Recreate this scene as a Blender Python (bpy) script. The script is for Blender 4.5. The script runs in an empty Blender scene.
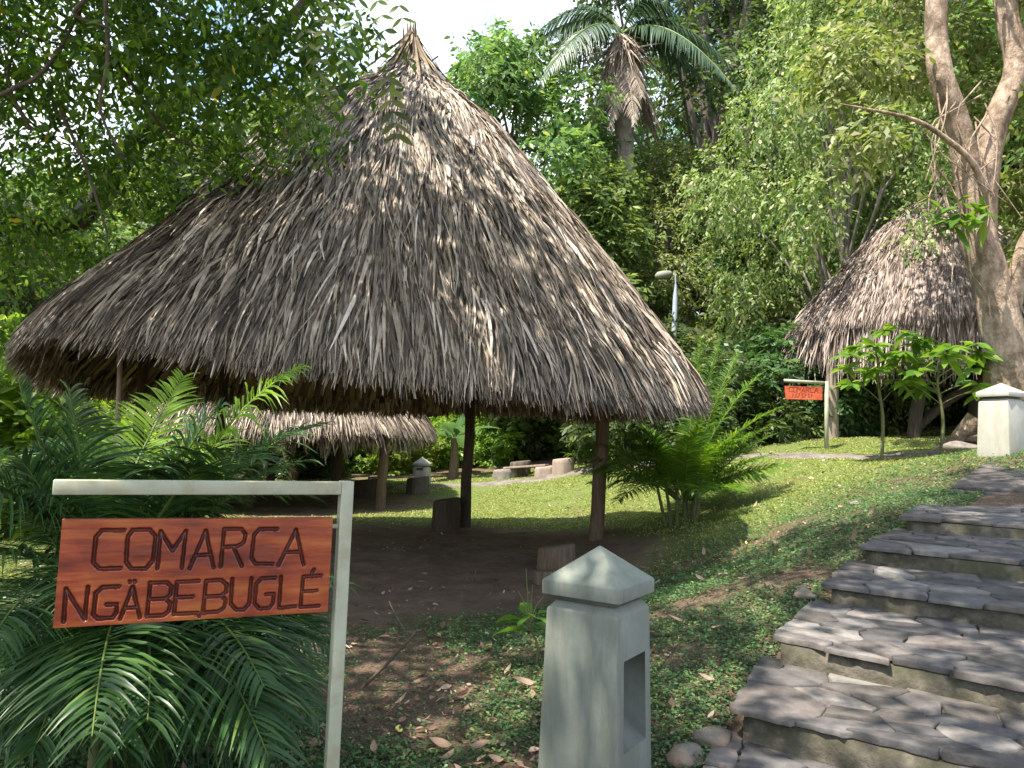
import bpy, math, random
import numpy as np
from mathutils import Vector, Matrix

rng = np.random.default_rng(7)
random.seed(7)
sc = bpy.context.scene
COL = sc.collection
E = 1.55                       # eye height above the ground under the viewer

# ------------------------------------------------------------------ camera
PITCH, ROLL, FPX = math.radians(4.2), math.radians(1.7), 770.0
_f = np.array([0, math.cos(PITCH), math.sin(PITCH)])
_u0 = np.array([0, -math.sin(PITCH), math.cos(PITCH)])
_r0 = np.array([1.0, 0, 0])
_r = _r0 * math.cos(ROLL) + _u0 * math.sin(ROLL)
_u = -_r0 * math.sin(ROLL) + _u0 * math.cos(ROLL)
EYE = np.array([0, 0, E])
cam_d = bpy.data.cameras.new("camera")
cam = bpy.data.objects.new("camera", cam_d)
COL.objects.link(cam)
cam_d.sensor_width = 36
cam_d.lens = 36 * FPX / 1024
cam_d.clip_start = 0.05
cam_d.clip_end = 2000
cam.matrix_world = Matrix(((_r[0], _u[0], -_f[0], 0), (_r[1], _u[1], -_f[1], 0), (_r[2], _u[2], -_f[2], E), (0, 0, 0, 1)))
sc.camera = cam

# ------------------------------------------------------------------ sky, sun, exposure
SUN_EL, SUN_AZ = math.radians(65), math.radians(-122)      # azimuth clockwise from +Y
SUN = np.array([math.sin(SUN_AZ) * math.cos(SUN_EL), math.cos(SUN_AZ) * math.cos(SUN_EL), math.sin(SUN_EL)])
world = bpy.data.worlds.new("World")
sc.world = world
world.use_nodes = True
wn, wl = world.node_tree.nodes, world.node_tree.links
bg = wn["Background"]
sky = wn.new("ShaderNodeTexSky")
sky.sky_type = 'NISHITA'
sky.sun_disc = False
sky.sun_elevation = SUN_EL
sky.sun_rotation = SUN_AZ % (2 * math.pi)
sky.air_density = 1.3
sky.dust_density = 1.2
tc = wn.new("ShaderNodeTexCoord")
nz = wn.new("ShaderNodeTexNoise")
nz.inputs["Scale"].default_value = 3.2
nz.inputs["Detail"].default_value = 6
nz.inputs["Roughness"].default_value = 0.55
cr = wn.new("ShaderNodeValToRGB")
cr.color_ramp.elements[0].position = 0.45
cr.color_ramp.elements[1].position = 0.62
mixw = wn.new("ShaderNodeMixRGB")
mixw.inputs[2].default_value = (6.0, 6.2, 6.5, 1)
wl.new(tc.outputs["Generated"], nz.inputs["Vector"])
wl.new(nz.outputs["Fac"], cr.inputs["Fac"])
wl.new(cr.outputs["Color"], mixw.inputs[0])
wl.new(sky.outputs["Color"], mixw.inputs[1])
wl.new(mixw.outputs[0], bg.inputs["Color"])
bg.inputs["Strength"].default_value = 0.15
sun_d = bpy.data.lights.new("sun", 'SUN')
sun_d.energy = 4.6
sun_d.angle = math.radians(0.5)
sun_d.color = (1.0, 0.93, 0.82)
sun_o = bpy.data.objects.new("sun", sun_d)
COL.objects.link(sun_o)
sun_o.rotation_euler = Vector(tuple(-SUN)).to_track_quat('-Z', 'Y').to_euler()
sun_o.location = tuple(SUN * 60)
sc.view_settings.view_transform = 'Standard'
sc.view_settings.look = 'None'
sc.view_settings.gamma = 1
sc.view_settings.exposure = 1.38
sc.render.engine = 'CYCLES'
sc.cycles.max_bounces = 8
sc.cycles.diffuse_bounces = 4
sc.cycles.transmission_bounces = 4
sc.cycles.caustics_reflective = False
sc.cycles.caustics_refractive = False
sc.cycles.use_denoising = True

# ------------------------------------------------------------------ helpers
def V3(*a): return np.array(a, float)
def nrm(a):
    a = np.asarray(a, float)
    return a / np.maximum(np.linalg.norm(a, axis=-1, keepdims=True), 1e-9)

def P(px, py, depth):
    """world point seen at a pixel of the photograph at a given distance along +Y"""
    d = _f + _r * (px - 512) / FPX - _u * (py - 384) / FPX
    return EYE + d * (depth / d[1])

def hsh(ix, iy, s):
    v = np.sin(ix * 127.1 + iy * 311.7 + s * 74.7) * 43758.5453
    return v - np.floor(v)
def vnoise(x, y, s=0):
    x = np.asarray(x, float); y = np.asarray(y, float)
    ix, iy = np.floor(x), np.floor(y)
    fx, fy = x - ix, y - iy
    fx = fx * fx * (3 - 2 * fx); fy = fy * fy * (3 - 2 * fy)
    a, b, c, d = hsh(ix, iy, s), hsh(ix + 1, iy, s), hsh(ix, iy + 1, s), hsh(ix + 1, iy + 1, s)
    return (a * (1 - fx) + b * fx) * (1 - fy) + (c * (1 - fx) + d * fx) * fy
def fbm(x, y, s=0, o=4):
    t, a, n = 0, 0.5, 0
    for k in range(o):
        t = t + a * vnoise(x * 2 ** k, y * 2 ** k, s + k * 3.1); n += a; a *= 0.5
    return t / n

def mk(name, pieces, mat=None, parent=None, smooth=False, attrs=None):
    """one mesh object out of (verts, faces) pieces; faces arrays of 3 or 4 columns, or lists"""
    vs, loops, tot, off = [], [], [], 0
    for pv, pf in pieces:
        pv = np.asarray(pv, float).reshape(-1, 3)
        vs.append(pv)
        if isinstance(pf, np.ndarray):
            loops.append((pf + off).ravel()); tot.append(np.full(len(pf), pf.shape[1]))
        else:
            for f in pf:
                loops.append(np.array(f) + off); tot.append(np.array([len(f)]))
        off += len(pv)
    vs = np.concatenate(vs); loops = np.concatenate(loops).astype(np.int32); tot = np.concatenate(tot).astype(np.int32)
    me = bpy.data.meshes.new(name)
    me.vertices.add(len(vs)); me.vertices.foreach_set("co", vs.astype(np.float32).ravel())
    me.loops.add(len(loops)); me.loops.foreach_set("vertex_index", loops)
    me.polygons.add(len(tot))
    me.polygons.foreach_set("loop_start", np.concatenate([[0], np.cumsum(tot)[:-1]]).astype(np.int32))
    me.update(calc_edges=True)
    if smooth: me.polygons.foreach_set("use_smooth", np.ones(len(tot), bool))
    for k, a in (attrs or {}).items():
        at = me.attributes.new(k, 'FLOAT', 'POINT'); at.data.foreach_set("value", np.asarray(a, np.float32))
    if mat: me.materials.append(mat)
    o = bpy.data.objects.new(name, me)
    COL.objects.link(o)
    if parent: o.parent = parent
    return o

def tag(o, label=None, cat=None, group=None, kind=None):
    for k, v in (("label", label), ("category", cat), ("group", group), ("kind", kind)):
        if v: o[k] = v
    return o
def thing(name, label, cat, loc=(0, 0, 0), rz=0, group=None, scale=None):
    o = bpy.data.objects.new(name, None)
    COL.objects.link(o)
    o.location = tuple(loc); o.rotation_euler = (0, 0, rz)
    if scale: o.scale = scale
    o.empty_display_size = 0.3
    return tag(o, label, cat, group)
def copy_tree(o, parent=None):
    c = o.copy(); COL.objects.link(c); c.parent = parent
    for ch in list(o.children): copy_tree(ch, c)
    return c
def bevel(o, w=0.006, seg=2):
    m = o.modifiers.new("bevel", 'BEVEL'); m.width = w; m.segments = seg; m.limit_method = 'ANGLE'; m.angle_limit = math.radians(30)
    return o

def strips(Pb, D, U, L, W, bend, k, prof, fold=0.0):
    """n ribbons: base point, direction, width direction, length, width, sag of the tip"""
    n = len(Pb)
    s = np.linspace(0, 1, k + 1)
    L = np.broadcast_to(np.asarray(L, float), (n,)); W = np.broadcast_to(np.asarray(W, float), (n,))
    C = Pb[:, None] + D[:, None] * (L[:, None] * s)[..., None] + bend[:, None] * (s ** 2)[None, :, None]
    hw = (W[:, None] * np.asarray(prof)[None]) * 0.5
    off = U[:, None] * hw[..., None]
    if fold == 0:
        v = np.stack([C - off, C + off], 2); q = 2
    else:
        N = nrm(np.cross(U, D))
        v = np.stack([C - off, C - N[:, None] * (hw * fold)[..., None], C + off], 2); q = 3
    V = v.reshape(-1, 3)
    b = (np.arange(n) * (k + 1) * q)[:, None, None, None]
    j = np.arange(k)[None, :, None, None] * q
    c = np.arange(q - 1)[None, None, :, None]
    F = b + j + c + np.array([0, 1, q + 1, q])[None, None, None]
    return V, F.reshape(-1, 4).astype(np.int64)

def tube(pts, rad, sides=8, seed=0, bump=0.0, caps=True):
    pts = np.asarray(pts, float); m = len(pts)
    rad = np.broadcast_to(np.asarray(rad, float), (m,))
    T = nrm(np.gradient(pts, axis=0))
    ref = np.array([0.31, 0.95, 0.07]) if abs(T[0][1]) < 0.8 else np.array([1.0, 0.1, 0.2])
    A = nrm(np.cross(T, ref)); B = np.cross(T, A)
    a = np.arange(sides) * 2 * math.pi / sides
    R = np.broadcast_to(rad[:, None], (m, sides))
    if bump:
        r2 = np.random.default_rng(seed)
        R = R * (1 + bump * (r2.random((m, sides)) - 0.5) + bump * 0.8 * (r2.random((1, sides)) - 0.5))
    V = pts[:, None] + A[:, None] * (np.cos(a)[None] * R)[..., None] + B[:, None] * (np.sin(a)[None] * R)[..., None]
    V = V.reshape(-1, 3)
    i = np.arange(m - 1)[:, None] * sides; j = np.arange(sides)[None]; j2 = (j + 1) % sides
    F = np.stack([i + j, i + j2, i + sides + j2, i + sides + j], -1).reshape(-1, 4)
    out = [(V, F)]
    if caps:
        out.append((V[:sides], [list(range(sides))[::-1]])); out.append((V[-sides:], [list(range(sides))]))
    return out
def curve_pts(ctrl, n):
    """Catmull-Rom through control points"""
    c = np.asarray(ctrl, float); c = np.vstack([2 * c[0] - c[1], c, 2 * c[-1] - c[-2]])
    out = []
    for t in np.linspace(0, len(c) - 3 - 1e-6, n):
        i = int(t); f = t - i
        p0, p1, p2, p3 = c[i:i + 4]
        out.append(0.5 * (2 * p1 + (p2 - p0) * f + (2 * p0 - 5 * p1 + 4 * p2 - p3) * f * f + (3 * p1 - p0 - 3 * p2 + p3) * f ** 3))
    return np.array(out)
def box(x0, x1, y0, y1, z0, z1):
    V = np.array([(x, y, z) for z in (z0, z1) for y in (y0, y1) for x in (x0, x1)], float)
    F = np.array([(0, 2, 3, 1), (4, 5, 7, 6), (0, 1, 5, 4), (2, 6, 7, 3), (0, 4, 6, 2), (1, 3, 7, 5)])
    return V, F

# ------------------------------------------------------------------ materials
def new_mat(name):
    m = bpy.data.materials.new(name); m.use_nodes = True
    nt = m.node_tree
    return m, nt.nodes, nt.links, nt.nodes["Principled BSDF"]
def ramp(N, stops):
    r = N.new("ShaderNodeValToRGB"); cr_ = r.color_ramp
    while len(cr_.elements) < len(stops): cr_.elements.new(0.5)
    for e, (p, c) in zip(cr_.elements, stops): e.position = p; e.color = (*c, 1)
    return r
def noise(N, L, scale, detail=5, rough=0.6, vec=None, stretch=None, coord="Object"):
    n = N.new("ShaderNodeTexNoise"); n.inputs["Scale"].default_value = scale
    n.inputs["Detail"].default_value = detail; n.inputs["Roughness"].default_value = rough
    t = N.new("ShaderNodeTexCoord")
    if stretch:
        mp = N.new("ShaderNodeMapping"); mp.inputs["Scale"].default_value = stretch
        L.new(t.outputs[coord], mp.inputs["Vector"]); L.new(mp.outputs[0], n.inputs["Vector"])
    else: L.new(t.outputs[coord], n.inputs["Vector"])
    return n
def mixc(N, L, fac, a, b, mode='MIX'):
    m = N.new("ShaderNodeMixRGB"); m.blend_type = mode
    for i, v in ((0, fac), (1, a), (2, b)):
        if isinstance(v, (int, float)): m.inputs[i].default_value = v
        elif isinstance(v, tuple): m.inputs[i].default_value = (*v, 1)
        else: L.new(v, m.inputs[i])
    return m.outputs[0]
def bump(N, L, bsdf, height, strength=0.4, dist=0.01):
    b = N.new("ShaderNodeBump"); b.inputs["Strength"].default_value = strength; b.inputs["Distance"].default_value = dist
    L.new(height, b.inputs["Height"]); L.new(b.outputs[0], bsdf.inputs["Normal"])

def leaf_mat(name, stops, rough=0.5, trans=0.3, objvar=0.0, tmul=1.6):
    m, N, L, bs = new_mat(name)
    g = N.new("ShaderNodeNewGeometry")
    r = ramp(N, stops); L.new(g.outputs["Random Per Island"], r.inputs["Fac"])
    col = r.outputs["Color"]
    if objvar:
        oi = N.new("ShaderNodeObjectInfo")
        hs = N.new("ShaderNodeHueSaturation")
        mr = N.new("ShaderNodeMapRange"); mr.inputs["To Min"].default_value = 0.5 - objvar * 0.16; mr.inputs["To Max"].default_value = 0.5 + objvar * 0.1
        mv = N.new("ShaderNodeMapRange"); mv.inputs["To Min"].default_value = 1 - objvar; mv.inputs["To Max"].default_value = 1 + objvar
        L.new(oi.outputs["Random"], mr.inputs["Value"]); L.new(oi.outputs["Random"], mv.inputs["Value"])
        L.new(mr.outputs[0], hs.inputs["Hue"]); L.new(mv.outputs[0], hs.inputs["Value"]); L.new(col, hs.inputs["Color"])
        col = hs.outputs["Color"]
    L.new(col, bs.inputs["Base Color"]); bs.inputs["Roughness"].default_value = rough
    bs.inputs["Specular IOR Level"].default_value = 0.35
    if trans:
        t = N.new("ShaderNodeBsdfTranslucent")
        hs2 = N.new("ShaderNodeHueSaturation"); hs2.inputs["Hue"].default_value = 0.485; hs2.inputs["Saturation"].default_value = 1.1
        hs2.inputs["Value"].default_value = tmul; L.new(col, hs2.inputs["Color"]); L.new(hs2.outputs[0], t.inputs["Color"])
        mx = N.new("ShaderNodeMixShader"); mx.inputs[0].default_value = trans
        L.new(bs.outputs[0], mx.inputs[1]); L.new(t.outputs[0], mx.inputs[2])
        L.new(mx.outputs[0], N["Material Output"].inputs["Surface"])
    return m
def rough_mat(name, c1, c2, scale=6, stretch=None, rough=0.85, bs_=0.5, bd=0.01, c3=None, s3=1.5, coord="Object", spec=0.3, st3=None):
    m, N, L, b = new_mat(name)
    n = noise(N, L, scale, 8, 0.65, stretch=stretch, coord=coord)
    r = ramp(N, [(0.3, c1), (0.7, c2)]); L.new(n.outputs["Fac"], r.inputs["Fac"])
    col = r.outputs["Color"]
    if c3:
        n3 = noise(N, L, s3, 7, 0.68, coord=coord, stretch=st3)
        r3 = ramp(N, [(0.48, (0, 0, 0)), (0.62, (1, 1, 1))]); L.new(n3.outputs["Fac"], r3.inputs["Fac"])
        col = mixc(N, L, r3.outputs["Color"], col, c3)
    L.new(col, b.inputs["Base Color"]); b.inputs["Roughness"].default_value = rough
    b.inputs["Specular IOR Level"].default_value = spec
    bump(N, L, b, n.outputs["Fac"], bs_, bd)
    return m
def island_mat(name, stops, rough=0.8, nscale=30, stretch=None, namt=0.35, bs_=0.3, bd=0.004, spec=0.3):
    m, N, L, b = new_mat(name)
    g = N.new("ShaderNodeNewGeometry"); r = ramp(N, stops); L.new(g.outputs["Random Per Island"], r.inputs["Fac"])
    n = noise(N, L, nscale, 6, 0.65, stretch=stretch)
    rr = ramp(N, [(0.25, (1 - namt,) * 3), (0.75, (1 + namt,) * 3)]); L.new(n.outputs["Fac"], rr.inputs["Fac"])
    col = mixc(N, L, 1.0, r.outputs["Color"], rr.outputs["Color"], 'MULTIPLY')
    L.new(col, b.inputs["Base Color"]); b.inputs["Roughness"].default_value = rough; b.inputs["Specular IOR Level"].default_value = spec
    bump(N, L, b, n.outputs["Fac"], bs_, bd)
    return m

M = {}
M['thatch'] = island_mat("thatch", [(0.0, (.03, .022, .018)), (.2, (.10, .076, .056)), (.45, (.215, .17, .126)), (.75, (.34, .275, .21)), (.92, (.46, .38, .29)), (1.0, (.60, .52, .44))], .65, 9, namt=.5, spec=.4)
M['thatch_under'] = island_mat("thatch_underside", [(0.0, (.08, .06, .04)), (.5, (.2, .15, .095)), (1.0, (.32, .25, .16))], .85, 9)
M['thatch_pale'] = island_mat("thatch_pale", [(0.0, (.085, .06, .048)), (.4, (.215, .165, .138)), (.75, (.34, .27, .23)), (1.0, (.5, .42, .36))], .8, 9)
M['wood_dark'] = rough_mat("wood_dark", (.03, .022, .016), (.09, .066, .045), 7, (6, 6, .7), .85, .6, .012)
M['wood_post'] = rough_mat("wood_post", (.085, .06, .038), (.2, .145, .095), 7, (6, 6, .7), .8, .6, .01)
M['wood_pale'] = rough_mat("wood_pale", (.2, .155, .12), (.40, .32, .26), 6, (5, 5, .6), .8, .5, .01)
M['bark_pale'] = rough_mat("bark_pale", (.17, .115, .075), (.56, .43, .32), 7, (1.4, 1.4, .8), .85, 1.0, .06, c3=(.15, .11, .07), s3=2.6)
M['bark'] = rough_mat("bark", (.05, .04, .03), (.17, .14, .11), 5, (3, 3, .6), .9, .9, .03)
M['bark_grey'] = rough_mat("bark_grey", (.13, .11, .09), (.3, .27, .23), 5, (2, 2, .8), .9, .8, .02)
M['twig'] = rough_mat("twig", (.07, .05, .035), (.17, .13, .1), 20, None, .9, .3, .005)
M['paint_cream'] = rough_mat("paint_cream", (.34, .345, .25), (.40, .405, .30), 5, None, .5, .1, .002, c3=(.32, .30, .20), s3=7)
M['rust'] = rough_mat("rust", (.2, .07, .03), (.36, .16, .08), 40, None, .8, .4, .002)
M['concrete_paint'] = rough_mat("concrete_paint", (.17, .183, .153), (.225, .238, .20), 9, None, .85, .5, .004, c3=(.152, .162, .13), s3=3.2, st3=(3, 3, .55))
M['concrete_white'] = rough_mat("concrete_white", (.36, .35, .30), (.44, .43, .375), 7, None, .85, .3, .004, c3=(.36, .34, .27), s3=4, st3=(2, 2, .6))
M['riser'] = rough_mat("riser", (.035, .030, .022), (.16, .138, .105), 13, None, .92, 1.0, .02, c3=(.065, .062, .036), s3=5.0)
M['slate'] = island_mat("slate", [(0, (.048, .044, .043)), (.3, (.098, .090, .087)), (.55, (.070, .061, .053)), (.75, (.125, .104, .094)), (1, (.18, .166, .15))], .75, 9, namt=.65, bs_=.9, bd=.014, spec=.4)
M['rock'] = rough_mat("rock", (.10, .085, .07), (.28, .24, .2), 6, None, .9, .9, .03, c3=(.3, .2, .14), s3=2)
M['metal_grey'] = rough_mat("metal_grey", (.34, .38, .44), (.42, .46, .52), 4, None, .45, .05, .001)
M['lamp_cover'] = rough_mat("lamp_cover", (.20, .20, .15), (.25, .25, .19), 4, None, .6, .05, .001)
M['niche'] = rough_mat("niche", (.09, .10, .085), (.14, .15, .13), 10, None, .85, .3, .003)

def wood_board(name, a, b_, c):
    m, N, L, bs = new_mat(name)
    n = noise(N, L, 4.0, 9, 0.7, stretch=(1.0, 12, 12))
    n2 = noise(N, L, 4.5, 4, 0.55, stretch=(1, 1, 1.8))
    r = ramp(N, [(.40, a), (.52, b_), (.64, c)])
    ad = N.new("ShaderNodeMath"); ad.operation = 'ADD'
    mu = N.new("ShaderNodeMath"); mu.operation = 'MULTIPLY'; mu.inputs[1].default_value = .55
    mu2 = N.new("ShaderNodeMath"); mu2.operation = 'MULTIPLY'; mu2.inputs[1].default_value = .5
    L.new(n.outputs["Fac"], mu.inputs[0]); L.new(n2.outputs["Fac"], mu2.inputs[0])
    L.new(mu.outputs[0], ad.inputs[0]); L.new(mu2.outputs[0], ad.inputs[1]); L.new(ad.outputs[0], r.inputs["Fac"])
    L.new(r.outputs["Color"], bs.inputs["Base Color"])
    bs.inputs["Roughness"].default_value = .38; bs.inputs["Coat Weight"].default_value = .12; bs.inputs["Coat Roughness"].default_value = .2
    bump(N, L, bs, n.outputs["Fac"], .15, .003)
    return m
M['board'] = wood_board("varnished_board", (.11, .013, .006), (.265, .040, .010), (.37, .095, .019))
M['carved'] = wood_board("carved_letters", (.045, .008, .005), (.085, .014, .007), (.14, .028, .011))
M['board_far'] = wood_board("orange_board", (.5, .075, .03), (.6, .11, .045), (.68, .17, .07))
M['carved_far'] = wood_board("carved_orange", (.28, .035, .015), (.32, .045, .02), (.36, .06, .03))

def ground_mat():
    m, N, L, b = new_mat("ground")
    at = N.new("ShaderNodeAttribute"); at.attribute_name = "grass"
    ae = N.new("ShaderNodeAttribute"); ae.attribute_name = "earth"
    n1 = noise(N, L, 3.5, 9, .7); n2 = noise(N, L, 22, 6, .7); n3 = noise(N, L, .9, 4, .6)
    n4 = noise(N, L, 70, 5, .75)
    soil = ramp(N, [(.3, (.05, .033, .022)), (.5, (.125, .085, .058)), (.7, (.26, .19, .135))]); L.new(n4.outputs["Fac"], soil.inputs["Fac"])
    green = ramp(N, [(.3, (.06, .085, .022)), (.6, (.15, .19, .05)), (.8, (.26, .25, .10))]); L.new(n2.outputs["Fac"], green.inputs["Fac"])
    ear = ramp(N, [(.3, (.105, .07, .047)), (.7, (.25, .175, .122))]); L.new(n1.outputs["Fac"], ear.inputs["Fac"])
    ad = N.new("ShaderNodeMath"); ad.operation = 'ADD'; L.new(at.outputs["Fac"], ad.inputs[0])
    s = N.new("ShaderNodeMath"); s.operation = 'MULTIPLY_ADD'; s.inputs[1].default_value = 1.2; s.inputs[2].default_value = -.6
    L.new(n1.outputs["Fac"], s.inputs[0]); L.new(s.outputs[0], ad.inputs[1])
    rr = ramp(N, [(.35, (0, 0, 0)), (.65, (1, 1, 1))]); L.new(ad.outputs[0], rr.inputs["Fac"])
    c = mixc(N, L, rr.outputs["Color"], soil.outputs["Color"], green.outputs["Color"])
    c = mixc(N, L, ae.outputs["Fac"], c, ear.outputs["Color"])
    L.new(c, b.inputs["Base Color"]); b.inputs["Roughness"].default_value = .95; b.inputs["Specular IOR Level"].default_value = .15
    bump(N, L, b, n4.outputs["Fac"], .9, .02)
    return m
M['ground'] = ground_mat()
M['path'] = rough_mat("path_stone", (.10, .088, .075), (.23, .2, .17), 5, None, .9, .8, .03, c3=(.11, .09, .07), s3=3)

# foliage
M['leaf_mid'] = leaf_mat("leaf_mid", [(0, (.05, .088, .026)), (.4, (.098, .158, .042)), (.75, (.15, .215, .058)), (.95, (.22, .285, .085)), (1, (.3, .3, .07))], .45, .4, .3)
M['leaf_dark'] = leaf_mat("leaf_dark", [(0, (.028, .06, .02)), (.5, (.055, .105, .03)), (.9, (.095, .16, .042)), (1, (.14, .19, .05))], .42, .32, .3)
M['leaf_pale'] = leaf_mat("leaf_pale", [(0, (.075, .13, .03)), (.4, (.15, .235, .05)), (.7, (.24, .32, .09)), (.9, (.33, .36, .19)), (1, (.42, .40, .24))], .5, .4, .12)
M['leaf_over'] = leaf_mat("leaf_over", [(0, (.03, .07, .012)), (.5, (.06, .125, .02)), (.85, (.10, .18, .03)), (.985, (.16, .25, .04)), (1, (.4, .3, .03))], .4, .58, 0, 2.2)
M['leaf_sunlit'] = leaf_mat("leaf_sunlit", [(0, (.09, .17, .025)), (.5, (.16, .27, .04)), (1, (.26, .36, .07))], .4, .5, .1)  # shrub greens raised to stand in for sun the trees block
M['leaf_dry'] = leaf_mat("leaf_dry", [(0, (.13, .075, .05)), (.4, (.24, .15, .10)), (.7, (.34, .23, .16)), (.93, (.44, .32, .24)), (1, (.5, .42, .12))], .7, .1)
M['herb'] = leaf_mat("herb", [(0, (.035, .085, .035)), (.4, (.07, .15, .055)), (.8, (.115, .205, .065)), (1, (.2, .27, .08))], .45, .3)
M['grass'] = leaf_mat("grass_blade", [(0, (.13, .18, .03)), (.4, (.25, .29, .07)), (.75, (.35, .385, .11)), (.93, (.47, .45, .21)), (1, (.4, .34, .17))], .5, .35)
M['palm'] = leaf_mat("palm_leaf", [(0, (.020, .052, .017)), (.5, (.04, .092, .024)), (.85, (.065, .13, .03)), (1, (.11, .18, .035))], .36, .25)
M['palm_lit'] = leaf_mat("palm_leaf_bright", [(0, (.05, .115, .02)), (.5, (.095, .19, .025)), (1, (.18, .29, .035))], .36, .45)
M['palm_young_sunlit'] = leaf_mat("palm_young_leaf_sunlit", [(0, (.14, .26, .02)), (1, (.24, .38, .035))], .36, .5)  # yellow-green young fronds, colour brightened to stand in for sunlight
M['palm_dry'] = leaf_mat("palm_dry", [(0, (.2, .15, .11)), (.5, (.33, .26, .2)), (1, (.45, .38, .31))], .8, .1)
M['palm_tall'] = leaf_mat("palm_tall_leaf", [(0, (.04, .075, .04)), (.5, (.06, .11, .055)), (1, (.1, .15, .075))], .4, .25)
M['frond_stem'] = rough_mat("frond_stem", (.06, .10, .02), (.13, .18, .035), 6, None, .45, .1, .002)
M['leaf_broad'] = leaf_mat("leaf_broad", [(0, (.06, .14, .02)), (.5, (.10, .20, .03)), (1, (.17, .28, .045))], .35, .4)
M['banana'] = leaf_mat("banana_leaf", [(0, (.05, .115, .045)), (1, (.10, .18, .06))], .35, .4)
M['stem_green'] = rough_mat("stem_green", (.07, .09, .03), (.16, .15, .07), 12, None, .7, .2, .003)

# ------------------------------------------------------------------ terrain
CP = []
def cp(x, y, ze): CP.append((x, y, ze + E))
def cpp(px, py, d): CP.append(tuple(P(px, py, d)))
STAIR_DIR = nrm(V3(.64, .77, 0)); NOSE_DIR = V3(STAIR_DIR[1], -STAIR_DIR[0], 0)
for a in [(0, 0, -1.52), (-3, 0, -1.5), (3, 0, -1.48), (-6, 3, -1.5), (-3, 3, -1.42), (-.6, 2.6, -1.38), (.36, 3.0, -1.32), (-1.5, 5, -1.33), (0, 4.5, -1.28),
          (.80, 3.1, -1.22), (1.1, 3.7, -1.08), (1.6, 4.4, -.93), (2.05, 4.95, -.78), (2.6, 5.5, -.62), (3.3, 6.5, -.42),
          (1.7, 2.5, -1.45), (2.5, 3.4, -1.15), (3.4, 4.3, -.85), (4.3, 5.2, -.55), (3.4, 2.4, -1.35), (5.2, 4.2, -.8),
          (-1.4, 8.6, -1.28), (-4, 8.4, -1.3), (.8, 9.4, -1.25), (-1, 11.6, -1.26), (-1.6, 6.2, -1.31), (-3.5, 11, -1.28),
          (-4.4, 15, -1.28), (-2.2, 13.5, -1.26), (-8, 10, -1.4), (-9, 16, -1.3), (-14, 8, -1.6),
          (0, 25, -.3), (10, 25, 1.4), (-12, 22, -.8), (20, 15, 1.6), (0, 42, 1.2), (22, 42, 3.5), (-22, 42, .3), (12, 6, .5), (12, 0, -.6), (-10, -10, -1.7), (10, -10, -1.6), (0, -6, -1.6), (-25, 10, -1.8),
          (1.3, 6.3, -1.15), (2.2, 7.2, -.86), (3.1, 7.6, -.55), (1.2, 12.5, -1.1), (4.6, 7.4, -.16), (7.6, 14.3, .3), (6.8, 10.5, .12), (9.5, 10, .35)]:
    cp(*a)
for a in [(683, 522, 9.5), (850, 472, 10), (830, 440, 13), (1000, 452, 8), (750, 462, 11.5), (850, 455, 11.6), (950, 448, 11.2), (560, 482, 16), (420, 490, 16.5), (612, 466, 16.5), (940, 490, 7.2), (780, 500, 8.6)]:
    cpp(*a)
CP = np.array(CP)
def _tps(r2): return 0.5 * r2 * np.log(r2 + 1e-6)
def _fit():
    X = CP[:, :2]; n = len(X)
    K = _tps(((X[:, None] - X[None]) ** 2).sum(-1)) + 0.05 * np.eye(n)
    Q = np.hstack([np.ones((n, 1)), X])
    A = np.block([[K, Q], [Q.T, np.zeros((3, 3))]])
    return np.linalg.solve(A, np.concatenate([CP[:, 2], np.zeros(3)]))
_co = _fit()
def gz(x, y):
    x = np.atleast_1d(np.asarray(x, float)).ravel(); y = np.atleast_1d(np.asarray(y, float)).ravel()
    xc = np.clip(x, -26, 24); yc = np.clip(y, -11, 44)
    out = np.empty(len(x))
    for i in range(0, len(x), 20000):
        a, b = xc[i:i + 20000], yc[i:i + 20000]
        k = _tps((a[:, None] - CP[None, :, 0]) ** 2 + (b[:, None] - CP[None, :, 1]) ** 2)
        out[i:i + 20000] = k @ _co[:len(CP)] + _co[-3] + _co[-2] * a + _co[-1] * b
    return out + 0.05 * (fbm(x * 1.3, y * 1.3, 5) - .5) + 0.03 * (vnoise(x * 5, y * 5, 9) - .5)
def G(x, y): return float(gz([x], [y])[0])
def on_ground(px, py):
    """ground point seen at a pixel"""
    d = _f + _r * (px - 512) / FPX - _u * (py - 384) / FPX
    ts = np.linspace(1.5, 40, 1200) / d[1]
    pts = EYE + d * ts[:, None]
    dz = pts[:, 2] - gz(pts[:, 0], pts[:, 1])
    i = int(np.argmax(dz < 0)) if (dz < 0).any() else len(ts) - 1
    p = pts[i]; return V3(p[0], p[1], G(p[0], p[1]))

HUT = V3(-1.42, 8.6, 0)
def earth_mask(x, y):
    r = np.hypot((x - HUT[0]) / 1.05, (y - HUT[1]) / .98) + 1.3 * (fbm(x * .9, y * .9, 3) - .5)
    a = np.clip((3.35 - r) / .8, 0, 1)
    r2 = np.hypot(x + 3.6, y - 14.2) + 1.2 * (fbm(x, y, 4) - .5)
    return np.maximum(a, np.clip((2.6 - r2) / .8, 0, 1) * .8)
def lawn_mask(x, y):
    """1 on the mown grass, 0 in the shady weedy front"""
    a = np.clip((y - 5.8 - .25 * x + 1.2 * (fbm(x * .7, y * .7, 8) - .5)) / 2.2, 0, 1)
    far = np.clip((19.5 - y) / 2, 0, 1)
    return a * far * (x > -8)
def axis(lo, hi, fine0, fine1, step, grow=1.16):
    a = list(np.arange(fine0, fine1 + 1e-6, step))
    s, v = step, a[-1]
    while v < hi: s *= grow; v += s; a.append(v)
    s, v = step, a[0]; pre = []
    while v > lo: s *= grow; v -= s; pre.append(v)
    return np.array(pre[::-1] + a)
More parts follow.
